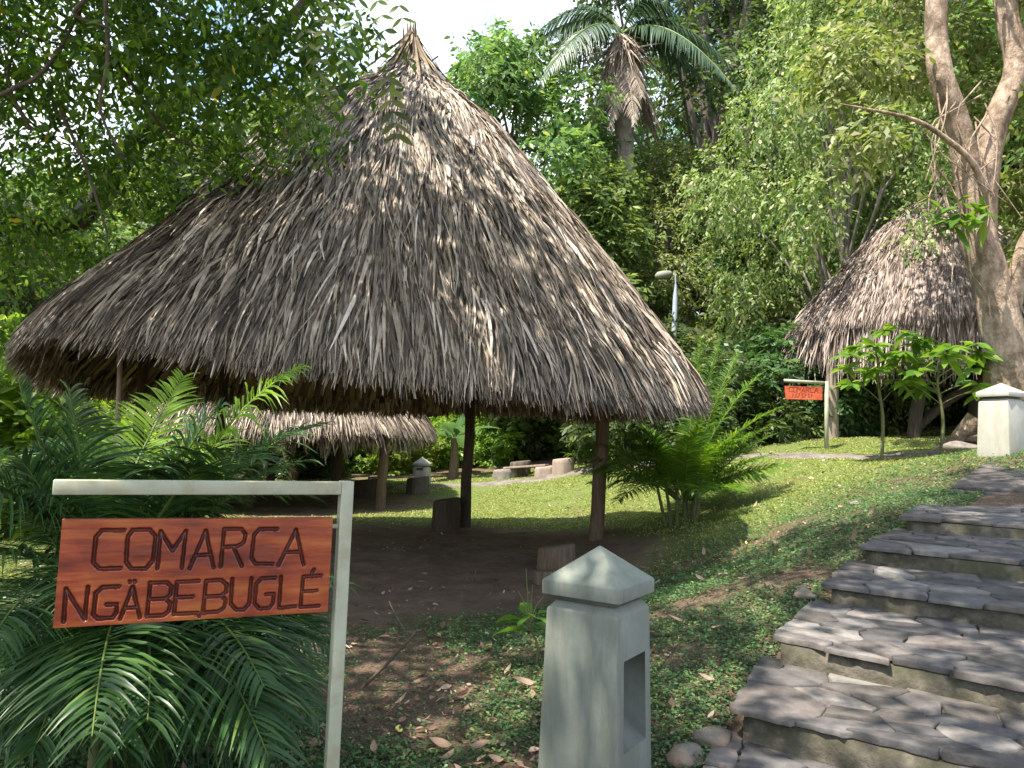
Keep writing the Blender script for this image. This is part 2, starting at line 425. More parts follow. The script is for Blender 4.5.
gx, gy = axis(-700, 700, -9, 11, .13), axis(-700, 900, .5, 19, .13)
XX, YY = np.meshgrid(gx, gy)
ZZ = gz(XX.ravel(), YY.ravel())
nx, ny = len(gx), len(gy)
ii = (np.arange(ny - 1)[:, None] * nx + np.arange(nx - 1)[None])
FF = np.stack([ii, ii + 1, ii + nx + 1, ii + nx], -1).reshape(-1, 4)
ex, ey = XX.ravel(), YY.ravel()
gr = .22 + .7 * lawn_mask(ex, ey) * np.clip(.6 + 1.2 * (fbm(ex * .6, ey * .6, 12) - .3), 0, 1)
ground = mk("ground", [(np.stack([ex, ey, ZZ], 1), FF)], M['ground'], smooth=True, attrs={"grass": gr, "earth": earth_mask(ex, ey)})
tag(ground, kind="structure")

# ------------------------------------------------------------------ flagstone steps
def clip_poly(poly, a, b):
    """keep the side of the bisector nearer to a"""
    m = (a + b) / 2; n = b - a; out = []
    for i in range(len(poly)):
        p, q = poly[i], poly[(i + 1) % len(poly)]
        dp, dq = np.dot(p - m, n), np.dot(q - m, n)
        if dp <= 0: out.append(p)
        if dp * dq < 0: out.append(p + (q - p) * dp / (dp - dq))
    return out
def flag_polys(poly, n, r_, jit=.03):
    poly = [np.array(p, float) for p in poly]
    _n = NOSE_DIR[:2]; _s = STAIR_DIR[:2]; ST = 1.55
    poly = [np.array([p @ _n / ST, p @ _s]) for p in poly]     # stretch along the tread: shards lie lengthwise
    lo, hi = np.min(poly, 0), np.max(poly, 0)
    def inside(q):
        s = 0
        for i in range(len(poly)):
            a, b = poly[i], poly[(i + 1) % len(poly)]
            s += 1 if (b[0] - a[0]) * (q[1] - a[1]) - (b[1] - a[1]) * (q[0] - a[0]) > 0 else -1
        return abs(s) == len(poly)
    pts = []
    while len(pts) < n:
        q = lo + (hi - lo) * r_.random(2)
        if inside(q) and all(np.hypot((q - p)[0] * .8, (q - p)[1] * 1.25) > .62 * math.sqrt(np.prod(hi - lo) / n) * (.75 if k % 3 else 1.05) for k, p in enumerate(pts)) or r_.random() < .004: pts.append(q)
    cells = []
    for i, a in enumerate(pts):
        c = [p for p in poly]
        for j, b in enumerate(pts):
            if j != i and len(c) > 2: c = clip_poly(c, a, b)
        if len(c) > 2: cells.append(np.array([_n * q[0] * ST + _s * q[1] for q in c])[::-1])
    return cells
def stone_piece(c, z0, top, r_, gap=.005):
    """one flag: irregular prism with chipped edges; c is Nx2 in plan coordinates"""
    ctr = c.mean(0)
    pts = []
    for i in range(len(c)):
        a, b = c[i], c[(i + 1) % len(c)]
        k = max(1, int(np.linalg.norm(b - a) / .035))
        for t in np.arange(k) / k: pts.append(a + (b - a) * t)
    pts = np.array(pts)
    d = pts - ctr; ln = np.linalg.norm(d, axis=1, keepdims=True) + 1e-6
    pts = pts - d / ln * (gap * (.5 + 1.0 * r_.random((len(pts), 1)))) + (r_.random(pts.shape) - .5) * .014
    n = len(pts)
    inn = pts - (pts - ctr) / ln * .006
    tx, ty = (r_.random(2) - .5) * .05
    tilt = (pts - ctr) @ np.array([tx, ty]); tilt2 = (inn - ctr) @ np.array([tx, ty])
    zb = np.array([z0(p) for p in pts]); zi = np.array([z0(p) for p in inn])
    V = np.vstack([np.column_stack([pts, zb + .004]), np.column_stack([pts, zb + top - .004 + tilt]), np.column_stack([inn, zi + top + tilt2])])
    i = np.arange(n); j = (i + 1) % n
    F = [list(f) for f in np.stack([i, j, n + j, n + i], 1)] + [list(f) for f in np.stack([n + i, n + j, 2 * n + j, 2 * n + i], 1)] + [list(range(2 * n, 3 * n))]
    return V, F
SO = V3(.92, 3.2, 0)                      # corner of the second tread in plan
def st(u, w):                             # u along the nosing, w up the stairs
    p = SO + NOSE_DIR * u + STAIR_DIR * w
    return p[0], p[1]
# corner pixel of each tread's nosing, its depth, and the tread's back
TR = [  # (front-left corner x, y), height of nosing (eye-relative), left end skew
    ((.62, 2.72), -1.20), ((.93, 3.22), -1.035), ((1.27, 3.76), -.885), ((1.77, 4.38), -.735), ((2.22, 4.95), -.585), ((2.78, 5.52), -.445)]
NOSES = [.0, .02, -.03, .03, -.02, .0]
stair = thing("stone_steps", "wide rustic stairway of dark irregular flagstones with mossy concrete risers", "steps", (.9, 3.2, G(.9, 3.2)))
def rel(o, t):                             # parent while keeping world-built geometry
    o.parent = t; o.matrix_parent_inverse = Matrix.Translation(-Vector(t.location)); return o
WID = 3.6
for k, ((cx, cy), ze) in enumerate(TR):
    r_ = np.random.default_rng(40 + k)
    nd = nrm(NOSE_DIR + STAIR_DIR * NOSES[k])
    A = V3(cx, cy, 0)[:2]
    nxt = np.array(TR[k + 1][0]) if k < 5 else A + STAIR_DIR[:2] * 1.35
    dirn = nxt - A; depth = np.dot(dirn, STAIR_DIR[:2]) + (.06 if k < 5 else .0)
    B = A + dirn * (depth / np.dot(dirn, STAIR_DIR[:2]))
    nd2 = nd[:2]
    bulge = nd2 * -.06
    poly = [A, A + nd2 * WID, B + nd2 * WID, B + bulge]
    w0 = np.dot(A, STAIR_DIR[:2])
    z0 = lambda p, w0=w0, ze=ze: E + ze + .055 * (np.dot(p, STAIR_DIR[:2]) - w0) - .035
    cells = flag_polys([p for p in poly], int(48 * depth / .55) + 6, r_)
    pcs = []
    for c in cells:
        # overhang the riser a little and break the nosing line
        c = c.copy(); wm = c @ STAIR_DIR[:2]
        if wm.min() < w0 + .03: c[wm < w0 + .05] -= STAIR_DIR[:2] * r_.uniform(-.03, .035)
        pcs.append(stone_piece(c, z0, .022 + .014 * r_.random(), r_))
    step_o = None
    # riser body: an uneven concrete block under the flags
    m_ = 40
    t = np.linspace(0, 1, m_)
    front = A[None] + nd2[None] * (t * WID)[:, None] + STAIR_DIR[:2][None] * (.010 + .010 * (fbm(t * 22, t * 0 + k, 2) - .5)[:, None] * 2)
    back = B[None] + nd2[None] * (t * WID)[:, None]
    front[0] += nd2 * .05; back[0] += nd2 * .02
    zt = np.array([z0(p) for p in front]) - .003; ztb = np.array([z0(p) for p in back]) - .003
    zb = zt - .42
    V = np.vstack([np.column_stack([front - STAIR_DIR[:2] * .03, zb]), np.column_stack([front - STAIR_DIR[:2] * .012 + (fbm(t * 30, t * 0, k)[:, None] - .5) * .02, (zb + zt) / 2 + .14]), np.column_stack([front, zt]), np.column_stack([back, ztb]), np.column_stack([back, zb])])
    F = [[r * m_ + i, r * m_ + i + 1, (r + 1) * m_ + i + 1, (r + 1) * m_ + i] for r in range(4) for i in range(m_ - 1)]
    F += [[0, m_, 2 * m_, 3 * m_, 4 * m_], [m_ - 1, 5 * m_ - 1, 4 * m_ - 1, 3 * m_ - 1, 2 * m_ - 1]]
    step_o = rel(mk("step", [(V, F)], M['riser']), stair)
    tr = mk("flagstone_tread", pcs, M['slate'])
    # mortar bed just under the flag tops
    bed = np.array([np.append(p, z0(p) + .012) for p in (A + STAIR_DIR[:2] * .03 + nd2 * .03, A + STAIR_DIR[:2] * .03 + nd2 * WID, B + nd2 * WID, B + nd2 * .04)])
    mo = mk("mortar_bed", [(bed, [[0, 1, 2, 3]])], M['riser'])
    for o in (tr, mo):
        o.parent = step_o
# the thick slab at the top of the stairs, lying on boulders
r_ = np.random.default_rng(77)
sl = [P(948, 488, 6.75)[:2], P(1062, 500, 6.2)[:2], P(1180, 470, 7.2)[:2], P(1130, 447, 9.2)[:2], P(1030, 452, 8.4)[:2], P(985, 463, 7.7)[:2]]
zs = lambda p: E - .27 + .15 * (np.dot(p, STAIR_DIR[:2]) - np.dot(sl[0], STAIR_DIR[:2])) - .05
c_ = np.array(sl)
pcs = [stone_piece(c_ - STAIR_DIR[:2] * .02, lambda p: zs(p) - .035, .03, r_, .03), stone_piece(c_ + STAIR_DIR[:2] * .07, lambda p: zs(p) - .075, .035, r_, .02), stone_piece(c_ * 1.0 + STAIR_DIR[:2] * .05, lambda p: zs(p), .045, r_, .03)]
slab = mk("stone_slab", pcs, M['slate'])
tag(slab, "big thick dark stone slab forming the top landing above the steps", "slab")

def rock(px, py, s, label, squash=.6, mat='rock', seed=0, group=None, d=None, lift=0.0):
    p = on_ground(px, py) if d is None else P(px, py, d)
    r_ = np.random.default_rng(seed)
    n1, n2 = 9, 14
    V = []
    ph = r_.random(6) * 9
    for a in np.linspace(0, math.pi, n1):
        for b in np.arange(n2) * 2 * math.pi / n2:
            d_ = V3(math.sin(a) * math.cos(b), math.sin(a) * math.sin(b), math.cos(a))
            R = 1 + .22 * math.sin(d_[0] * 3 + ph[0]) + .2 * math.sin(d_[1] * 4 + ph[1]) + .16 * math.sin(d_[2] * 5 + ph[2]) + .06 * (r_.random() - .5)
            V.append(d_ * R * s * np.array([1, .85, squash]))
    F = [[i * n2 + j, i * n2 + (j + 1) % n2, (i + 1) * n2 + (j + 1) % n2, (i + 1) * n2 + j][::-1] for i in range(n1 - 1) for j in range(n2)]
    o = mk("rock", [(np.array(V), F)], M[mat], smooth=True)
    o.location = tuple(p + V3(0, 0, s * squash * .35 + lift)); o.rotation_euler = (0, 0, seed * 1.3)
    return tag(o, label, "rock", group)
rock(984, 506, .13, "tan boulder propping up the big slab above the steps", seed=1, d=6.9, squash=.75, lift=-.06)
rock(1032, 505, .13, "dark rock under the outer end of the thick top slab", seed=9, d=6.7, squash=.7, lift=-.06)
rock(957, 508, .16, "dark mossy rock tucked under the pointed corner of the top slab", seed=2, d=7.0, squash=.6, lift=-.1)
rock(806, 600, .075, "fist sized tan rock in weeds beside the fourth step", seed=3)
rock(688, 762, .07, "small reddish rock at the edge of the lowest step", seed=4)
rock(712, 748, .09, "brown flat rock wedged against the end of the lowest step", seed=5, squash=.4)
rock(975, 441, .22, "pinkish boulder on the bank behind the pale concrete bollard", seed=6, d=10.6)
rock(962, 447, .15, "reddish low stone in the grass beside the sunlit bollard", seed=7, d=9.6, lift=-.05)
rock(1012, 432, .3, "grey boulder at the foot of the big forked tree", seed=8, d=10.2)
rock(857, 505, .08, "small pale stone lying in the sunlit grass slope", seed=10, squash=.3)

# ------------------------------------------------------------------ paths
def ribbon_path(name, pix, w, mat):
    c = np.array([P(*a) for a in pix]); c = curve_pts(c, 60)
    t = nrm(np.gradient(c[:, :2], axis=0)); nn = np.column_stack([-t[:, 1], t[:, 0]])
    k = np.arange(60)
    rows = []
    for s in (-1, -.5, 0, .5, 1):
        q = c[:, :2] + nn * (w * s * (1 + .3 * (fbm(k * .4, k * 0 + s, 3) - .5)))[:, None]
        z = gz(q[:, 0], q[:, 1]) + (.03 if abs(s) < .9 else -.03) + .03 * (fbm(k * .9, k * 0 + s, 5) - .5)
        rows.append(np.column_stack([q, z]))
    V = np.vstack(rows)
    F = np.array([[r * 60 + i, r * 60 + i + 1, (r + 1) * 60 + i + 1, (r + 1) * 60 + i] for r in range(4) for i in range(59)])
    return tag(mk(name, [(V, F)], M[mat], smooth=True), kind="structure")
ribbon_path("path", [(250, 492, 17), (340, 491, 17), (420, 487, 17), (520, 481, 16.8), (620, 474, 16.4), (700, 468, 13.5), (780, 462, 11.8), (860, 455, 11.3), (940, 448, 10.6), (1000, 446, 9.9)], .32, 'path')

# ------------------------------------------------------------------ thatched huts
def thatch_cone(C, R, z_e, z_a, n, seed, ln=(.24, .72), wd=(.010, .036), apex=(0, 0), convex=.93, mat='thatch', droop=0.22, fr=1.0, skirt=(.06, .20, .09), flare=.6, bulge=0.0, rise=0.0):
    """pieces of a conical palm-leaf roof in world coordinates"""
    r_ = np.random.default_rng(seed)
    H = z_a - z_e
    def surf(th, t):
        pin = np.clip((t - .74) / .2, 0, 1)
        rr = R * np.power(np.clip(1 - t, 0, 1.4), convex) * (1 - .28 * pin * pin * (3 - 2 * pin)) * (1 + .035 * np.sin(3 * th + seed) * (1 - t) + .03 * (fbm(th * 2.5 + 20, t * 5, seed) - .5))
        rr = rr + R * bulge * np.exp(-((t - .66) / .2) ** 2) * np.clip(-np.cos(th), 0, 1)
        ris = rise * np.exp(-(((th % (2 * math.pi)) - 4.05) / .6) ** 2) * np.clip(1 - t * 1.6, 0, 1)
        return np.stack([C[0] + apex[0] * t + rr * np.cos(th), C[1] + apex[1] * t + rr * np.sin(th), z_e + H * t + .20 * (fbm(th * 2 + 7, t * 0, seed) - .5) * (1 - t) + ris], -1)
    # solid shell so that no light leaks through
    na, nt = 72, 16
    TH = np.linspace(0, 2 * math.pi, na, endpoint=False); T = np.linspace(0.0, .995, nt)
    sv = np.concatenate([surf(TH, np.full(na, t)) * 1.0 for t in T]); sv[:, 2] -= .06
    sf = np.array([[i * na + j, i * na + (j + 1) % na, (i + 1) * na + (j + 1) % na, (i + 1) * na + j] for i in range(nt - 1) for j in range(na)])
    pcs = [(sv, sf)]
    nt_ = n // 6; n = nt_ * 6                          # leaves hang in tufts of six strips
    u = r_.random(nt_)
    t = 1 - np.sqrt(u * .997 + .0005)
    t = np.where(r_.random(nt_) < .12, r_.random(nt_) ** 1.5 * .05, t)           # thicker fringe along the eave
    th = r_.random(nt_) * 2 * math.pi
    tsw = np.repeat(.13 * r_.standard_normal(nt_), 6)
    th = np.repeat(th, 6) + .028 * r_.standard_normal(n) / np.maximum(np.repeat(1 - t, 6), .15)
    t = np.repeat(t, 6) + .010 * r_.standard_normal(n)
    # courses of leaf bundles: strands start near rows and share direction in clumps
    t = np.round(t * 26) / 26 * .45 + t * .55 + .012 * r_.standard_normal(n); t = np.clip(t, 0.0, .985)
    p = surf(th, t)
    p2 = surf(th, np.clip(t - .03, -.2, 1)); d = nrm(p2 - p)
    rad = np.stack([np.cos(th), np.sin(th), 0 * th], -1)
    tan = np.stack([-np.sin(th), np.cos(th), 0 * th], -1)
    nrml = nrm(np.cross(d, tan)); nrml *= np.sign((nrml * rad).sum(-1, keepdims=True))
    sway = .5 * (fbm(th * 9, t * 9, seed + 2, 3) - .5) * 2 + tsw + .13 * r_.standard_normal(n)
    lift = .02 + .15 * np.abs(r_.standard_normal(n)) * (.6 + .8 * fbm(th * 7, t * 12, seed + 5, 2))
    D = nrm(d + tan * sway[:, None] * .55 + nrml * lift[:, None])
    Lh = (ln[0] + (ln[1] - ln[0]) * r_.random(n) ** 1.3) * (.45 + .55 * np.clip((1 - t) * 1.5, 0, 1))
    Wd = (wd[0] + (wd[1] - wd[0]) * r_.random(n) ** 1.6) * fr
    Ur = nrm(np.cross(D, nrml) + nrml * (r_.standard_normal(n) * .85)[:, None])
    bend = (np.array([0, 0, -1.0]) * (droop * Lh * (.3 + .9 * r_.random(n)))[:, None] - nrml * (lift * Lh * .6)[:, None] + tan * (r_.standard_normal(n) * .09 * Lh)[:, None])
    back = np.maximum(Lh * .35, Lh - t * R * 1.55 - .03 - .13 * r_.random(n) ** 2)
    start = p - d * back[:, None] + nrml * (.01 + .035 * r_.random(n))[:, None]
    keep = start[:, 2] < z_a + .05
    a = [x[keep] for x in (start, D, Ur, Lh, Wd, bend)]
    pcs.append(strips(*a, 3, [.55, 1.0, .75, .12], fold=.35))
    # the thick fringe that hangs at the eave
    m = int(n * skirt[2])
    th = r_.random(m) * 2 * math.pi
    p = surf(th, np.full(m, .012)); rad = np.stack([np.cos(th), np.sin(th), 0 * th], -1); tan = np.stack([-np.sin(th), np.cos(th), 0 * th], -1)
    D = nrm(rad * (flare + .2 * r_.standard_normal(m))[:, None] + np.array([0, 0, -1.0]) + tan * (.12 * r_.standard_normal(m) + .5 * (fbm(th * 12, th * 0, seed + 1, 2) - .5))[:, None])
    Lh = (skirt[0] + skirt[1] * r_.random(m) ** 1.8) * (.75 + .6 * fbm(th * 14, th * 0 + 3, seed + 9, 3))
    U = nrm(tan + rad * (.4 * r_.standard_normal(m))[:, None])
    pcs.append(strips(p - rad * (.05 + .22 * r_.random(m))[:, None] + np.array([0, 0, .10]) * r_.random(m)[:, None], D, U, Lh + .06, (.02 + .03 * r_.random(m)), np.zeros((m, 3)) - rad * .03, 2, [.9, .9, .15], fold=.3))
    return pcs, surf
def thatch_under(surf, C, n, seed):
    """inner face of the roof: long leaf slats seen from below"""
    r_ = np.random.default_rng(seed)
    t = .02 + .9 * (1 - np.sqrt(r_.random(n))); th = r_.random(n) * 2 * math.pi
    p = surf(th, t); d = nrm(surf(th, t - .03) - p)
    tan = np.stack([-np.sin(th), np.cos(th), 0 * th], -1)
    cen = np.stack([np.cos(th), np.sin(th), 0 * th], -1)
    L = .5 + .5 * r_.random(n)
    inn = p - cen * (.10 + .06 * r_.random(n))[:, None] - np.array([0, 0, .10])
    start = inn - d * (L * .8)[:, None]
    start[:, 2] = np.minimum(start[:, 2], p[:, 2] + 1.2)
    D = nrm(d + tan * (.06 * r_.standard_normal(n))[:, None])
    return strips(start, D, tan, L, .05 + .05 * r_.random(n), np.zeros((n, 3)), 1, [1, .9], fold=0)

def post(base, top, r, name="post", seed=0, mat='wood_post', parent=None):
    k = 9
    r_ = np.random.default_rng(seed)
    c = np.linspace(0, 1, k)[:, None] * (np.asarray(top) - np.asarray(base)) + np.asarray(base)
    c[1:-1] += (r_.random((k - 2, 3)) - .5) * r * np.array([.35, .35, 0])
    o = mk(name, tube(c, r * np.linspace(1.08, .92, k), 12, seed, .09), M[mat], smooth=True)
    return rel(o, parent) if parent else o

def hut(C, R, z_e, z_a, n, seed, posts, label, apex=(0, 0), mat='thatch', ring_r=None, rafters=10, under=2600, **kw):
    zf = G(C[0], C[1])
    t = thing("thatched_hut", label, "hut", (C[0], C[1], zf))
    pcs, surf = thatch_cone(C, R, z_e, z_a, n, seed, apex=apex, mat=mat, **kw)
    rf = rel(mk("thatch_roof", pcs, M[mat]), t)
    if under:
        u = mk("thatch_underside", [thatch_under(surf, C, under, seed + 1)], M['thatch_under']); u.parent = rf
    ring_r = ring_r or R * .8
    zr = z_e + (z_a - z_e) * (1 - (ring_r / R)) - .22
    a = np.linspace(0, 2 * math.pi, 33)
    rel(mk("ring_beam", tube(np.column_stack([C[0] + ring_r * np.cos(a), C[1] + ring_r * np.sin(a), np.full(33, zr)]), .06, 8, 1, .1, False), M['wood_dark'], smooth=True), t)
    for k in range(rafters):
        th = k * 2 * math.pi / rafters + .2
        p0, p1 = surf(np.array([th]), np.array([.02]))[0], surf(np.array([th]), np.array([.93]))[0]
        q = np.array([p0, p0 * .5 + p1 * .5, p1]) - V3(0, 0, .17)
        rel(mk("rafter", tube(q, [.05, .045, .035], 7, k, .1), M['wood_dark'], smooth=True), t)
    for k, (b, r, lean, mm) in enumerate(posts):
        rp_ = math.hypot(b[0] + lean - C[0], b[1] - C[1])
        top = V3(b[0] + lean, b[1], min(zr + .05, z_e + (z_a - z_e) * (1 - rp_ / R) - .22))
        post(V3(b[0], b[1], G(b[0], b[1]) - .25), top, r, "post", 30 + k, mm, t)
    return t, rf, surf

def gp(px, py, depth):                       # ground spot under a pixel column at a depth
    p = P(px, py, depth); return V3(p[0], p[1], G(p[0], p[1]))
C1 = HUT
posts1 = [(gp(596, 543, 9.7), .085, 0.06, 'wood_post'), (gp(464, 524, 11.2), .075, .06, 'wood_dark')]
posts1.append((gp(120, 440, 6.9), .024, -.05, 'wood_pale'))
for ang in (150, 182):
    a = math.radians(ang); posts1.append((V3(C1[0] + 2.7 * math.cos(a), C1[1] + 2.7 * math.sin(a), 0), .06, .03, 'wood_dark'))
hut1, roof1, surf1 = hut(C1, 3.33, E + .47, E + 4.45, 96000, 3, posts1, "large thatched hut with tall conical grey palm leaf roof on open posts", apex=(.2, 0), ring_r=2.75, convex=.86, bulge=.085, rise=.34)
# the twisted tuft at the very top
r_ = np.random.default_rng(5)
n = 420
ap = V3(C1[0] + .2, C1[1], E + 4.18)
th = r_.random(n) * 2 * math.pi
rad = np.stack([np.cos(th), np.sin(th), 0 * th], -1)
D = nrm(rad * .42 + np.array([0, 0, -1.0]) + .16 * r_.standard_normal((n, 3)))
tp = [strips(ap + V3(-.05, 0, .25) + rad * .05 + np.array([0, 0, .25]) * r_.random(n)[:, None], D, nrm(np.cross(D, rad)), .35 + .75 * r_.random(n), .02 + .03 * r_.random(n), rad * .1 * r_.standard_normal((n, 1)), 4, [.6, 1, .9, .7, .15], fold=.4)]
n = 60; th = r_.random(n) * 2 * math.pi; rad = np.stack([np.cos(th), np.sin(th), 0 * th], -1)
D = nrm(rad * .1 + np.array([-.05, 0, 1.0]) + .05 * r_.standard_normal((n, 3)))
tp.append(strips(ap + V3(-.05, 0, .1) + rad * .07, D, nrm(np.cross(D, rad)), .3 + .28 * r_.random(n), .03, -rad * .06, 3, [1, .9, .6, .1], fold=.3))
tuft = mk("apex_tuft", tp, M['thatch_under']); tuft.parent = roof1

C2 = V3(-4.5, 15.1, 0)
posts2 = [(gp(380, 510, 13.5), .085, 0.03, 'wood_post'), (gp(336, 502, 14.8), .1, .0, 'wood_dark'), (gp(250, 500, 13.4), .09, 0, 'wood_dark'), (gp(170, 500, 14.5), .09, 0, 'wood_dark'), (gp(270, 490, 17.4), .09, 0, 'wood_dark')]
hut2, roof2, _s = hut(C2, 3.05, E + .08, E + 3.3, 22000, 11, posts2, "low thatched hut half hidden behind the large hut", skirt=(.12, .34, .16), flare=.25, mat='thatch', ring_r=2.5, rafters=8, under=1400)
C3 = V3(7.98, 14.5, 0)
posts3 = [(gp(832, 441, 13.7), .11, .0, 'wood_pale'), (gp(842, 438, 14.6), .10, .0, 'wood_post'), (gp(912, 430, 13.0), .1, .35, 'wood_dark'), (gp(975, 425, 13.4), .1, .0, 'wood_dark'), (gp(900, 425, 16.6), .1, 0, 'wood_dark')]
hut3, roof3, _s = hut(C3, 2.66, E + 2.2, E + 4.95, 36000, 19, posts3, "smaller pinkish thatched hut on the bank behind the saplings", mat='thatch_pale', ring_r=1.9, rafters=8, under=900, ln=(.14, .42), convex=.74, droop=.5, skirt=(.45, .55, .30), flare=.08)

# ------------------------------------------------------------------ carved signs
LET = [  # strokes measured on the board (pixels of an enlarged crop), carved with a V-groove
    [(272, 99), (200, 99), (180, 122), (174, 203), (194, 222), (262, 220)],
    [(300, 98), (355, 98), (374, 120), (368, 195), (345, 222), (297, 222), (280, 200), (284, 120), (300, 98)],
    [(382, 222), (390, 103), (430, 165), (472, 103), (462, 220)],
    [(487, 222), (537, 102), (565, 220)], [(505, 180), (553, 178)],
    [(588, 217), (597, 97), (655, 97), (668, 115), (662, 140), (640, 152), (594, 154)], [(628, 153), (658, 216)],
    [(770, 97), (712, 97), (695, 118), (688, 190), (702, 208), (758, 208)],
    [(777, 214), (832, 100), (860, 212)], [(797, 172), (848, 170)],
    [(82, 390), (87, 285), (150, 382), (158, 280)],
    [(260, 278), (205, 281), (184, 300), (178, 368), (192, 381), (240, 378), (252, 362), (252, 335), (220, 336)],
    [(265, 382), (303, 280), (329, 378)], [(280, 347), (320, 345)], [(293, 262), (294, 265)], [(309, 261), (310, 264)],
    [(352, 374), (360, 267), (415, 266), (430, 280), (427, 305), (412, 318), (357, 320)], [(412, 318), (428, 335), (422, 358), (405, 371), (352, 374)],
    [(518, 262), (447, 265), (440, 368), (516, 364)], [(444, 315), (500, 312)],
    [(521, 374), (522, 375)],
    [(534, 364), (542, 262), (592, 260), (610, 275), (607, 298), (592, 310), (538, 312)], [(592, 310), (608, 325), (602, 348), (585, 360), (534, 364)],
    [(627, 256), (624, 335), (642, 355), (668, 354), (685, 335), (690, 254)],
    [(768, 253), (724, 255), (706, 272), (702, 335), (717, 352), (750, 350), (762, 335), (764, 305), (738, 306)],
    [(787, 251), (782, 350), (836, 345)],
    [(918, 247), (860, 250), (852, 348), (913, 344)], [(857, 298), (905, 295)], [(888, 239), (894, 227)]]
def homog(src, dst):
    A, b = [], []
    for (x, y), (u, v) in zip(src, dst):
        A.append([x, y, 1, 0, 0, 0, -u * x, -u * y]); b.append(u)
        A.append([0, 0, 0, x, y, 1, -v * x, -v * y]); b.append(v)
    return np.append(np.linalg.solve(A, b), 1).reshape(3, 3)
BW, BH, BT = .767, .30, .032
Hm = homog([(70, 65), (952, 62), (942, 362), (48, 410)], [(0, BH), (BW, BH), (BW, 0), (0, 0)])
def to_board(p):
    q = Hm @ np.array([p[0], p[1], 1.0]); return q[:2] / q[2]
STROKES = [np.array([to_board(p) for p in s]) for s in LET]
def carved_board(W, Hh, T, strokes, half, deep, res, mb, ml, parent, place):
    nu, nv = int(W / res) + 1, int(Hh / res) + 1
    u, v = np.meshgrid(np.linspace(0, W, nu), np.linspace(0, Hh, nv))
    q = np.stack([u.ravel(), v.ravel()], 1)
    dmin = np.full(len(q), 9.0)
    for s in strokes:
        for a, b in zip(s[:-1], s[1:]):
            ab = b - a; L2 = max(ab @ ab, 1e-12)
            tt = np.clip(((q - a) @ ab) / L2, 0, 1)
            dmin = np.minimum(dmin, np.linalg.norm(q - a - tt[:, None] * ab, axis=1))
    hw = half * (1 + .35 * (fbm(q[:, 0] * 60, q[:, 1] * 60, 2, 2) - .5))
    dep = deep * np.clip(1 - dmin / hw, 0, 1) ** .8
    V = np.stack([q[:, 0], -T / 2 + dep + .0009 * (fbm(q[:, 0] * 9, q[:, 1] * 45, 4, 3) - .5), q[:, 1]], 1)
    i = (np.arange(nv - 1)[:, None] * nu + np.arange(nu - 1)[None])
    F = np.stack([i, i + 1, i + nu + 1, i + nu], -1).reshape(-1, 4)
    cut = dmin[F].mean(1) < hw[F].mean(1) * .93
    e = .0006
    back = box(0, W, -T / 2, T / 2, 0, Hh)
    bf = back[1][[0, 1, 3, 4, 5]]                     # every side but the carved front
    bd = mk("board", [(V, F[~cut]), (back[0], bf)], M[mb])
    used = np.unique(F[cut]); idx = np.full(len(V), -1); idx[used] = np.arange(len(used))
    lt = mk("carved_lettering", [(V[used], idx[F[cut]])], M[ml], smooth=True)
    lt.parent = bd; place(bd); bd.parent = parent
    return bd
TL, TRc, BR, BL = P(61, 521, 2.21), P(329, 518, 2.55), P(325, 610, 2.55), P(55, 625, 2.21)
ax = nrm((TRc + BR) / 2 - (TL + BL) / 2); up = nrm(V3(0, 0, 1) - ax * ax[2]); ny_ = np.cross(up, ax)
org = (TL + BL) / 2 - up * BH / 2
s_post = P(345, 500, 2.60)
sg = thing("wooden_sign", "near carved reddish wooden signboard hung from a cream metal frame among palm fronds", "sign", (s_post[0], s_post[1], G(s_post[0], s_post[1])))
def place_board(o):
    loc = Vector(tuple(org)) - Vector(sg.location)
    o.matrix_local = Matrix(((ax[0], ny_[0], up[0], loc[0]), (ax[1], ny_[1], up[1], loc[1]), (ax[2], ny_[2], up[2], loc[2]), (0, 0, 0, 1)))
def _pl(o):
    o.matrix_basis = Matrix(((ax[0], ny_[0], up[0], org[0] - sg.location[0]), (ax[1], ny_[1], up[1], org[1] - sg.location[1]), (ax[2], ny_[2], up[2], org[2] - sg.location[2]), (0, 0, 0, 1)))
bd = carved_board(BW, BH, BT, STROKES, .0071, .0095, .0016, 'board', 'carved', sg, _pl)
def sq_tube(a, b, w, sidehint):
    a, b = np.asarray(a), np.asarray(b); t = nrm(b - a); s = nrm(sidehint - t * (sidehint @ t)); q = np.cross(t, s)
    V = np.array([p + s * i * w / 2 + q * j * w / 2 for p in (a, b) for i, j in ((-1, -1), (1, -1), (1, 1), (-1, 1))])
    F = [[3, 2, 1, 0], [4, 5, 6, 7], [0, 1, 5, 4], [1, 2, 6, 5], [2, 3, 7, 6], [3, 0, 4, 7]]
    return V, F
tubew = .042
pt_top = P(346.5, 482, 2.585); pt_bot = np.array([pt_top[0] - .012, pt_top[1], G(pt_top[0], pt_top[1]) - .3])
rel(bevel(mk("frame_post", [sq_tube(pt_bot, pt_top + V3(0, 0, .003), tubew, ax)], M['paint_cream']), .003), sg)
bar_a, bar_b = P(53, 487, 2.19), P(340.5, 488.8, 2.585)
bv = nrm(bar_b - bar_a)
rel(bevel(mk("frame_arm", [sq_tube(bar_a, pt_top - bv * (tubew / 2 + .001) - V3(0, 0, tubew / 2 - .001), tubew, V3(0, 0, 1))], M['paint_cream']), .003), sg)
tabp = org + ax * BW + up * (BH - .03)
rel(bevel(mk("bracket", [sq_tube(tabp - ax * .03 + ny_ * .012, tabp + ax * .036 + ny_ * .012, .013, up)], M['paint_cream']), .002), sg)
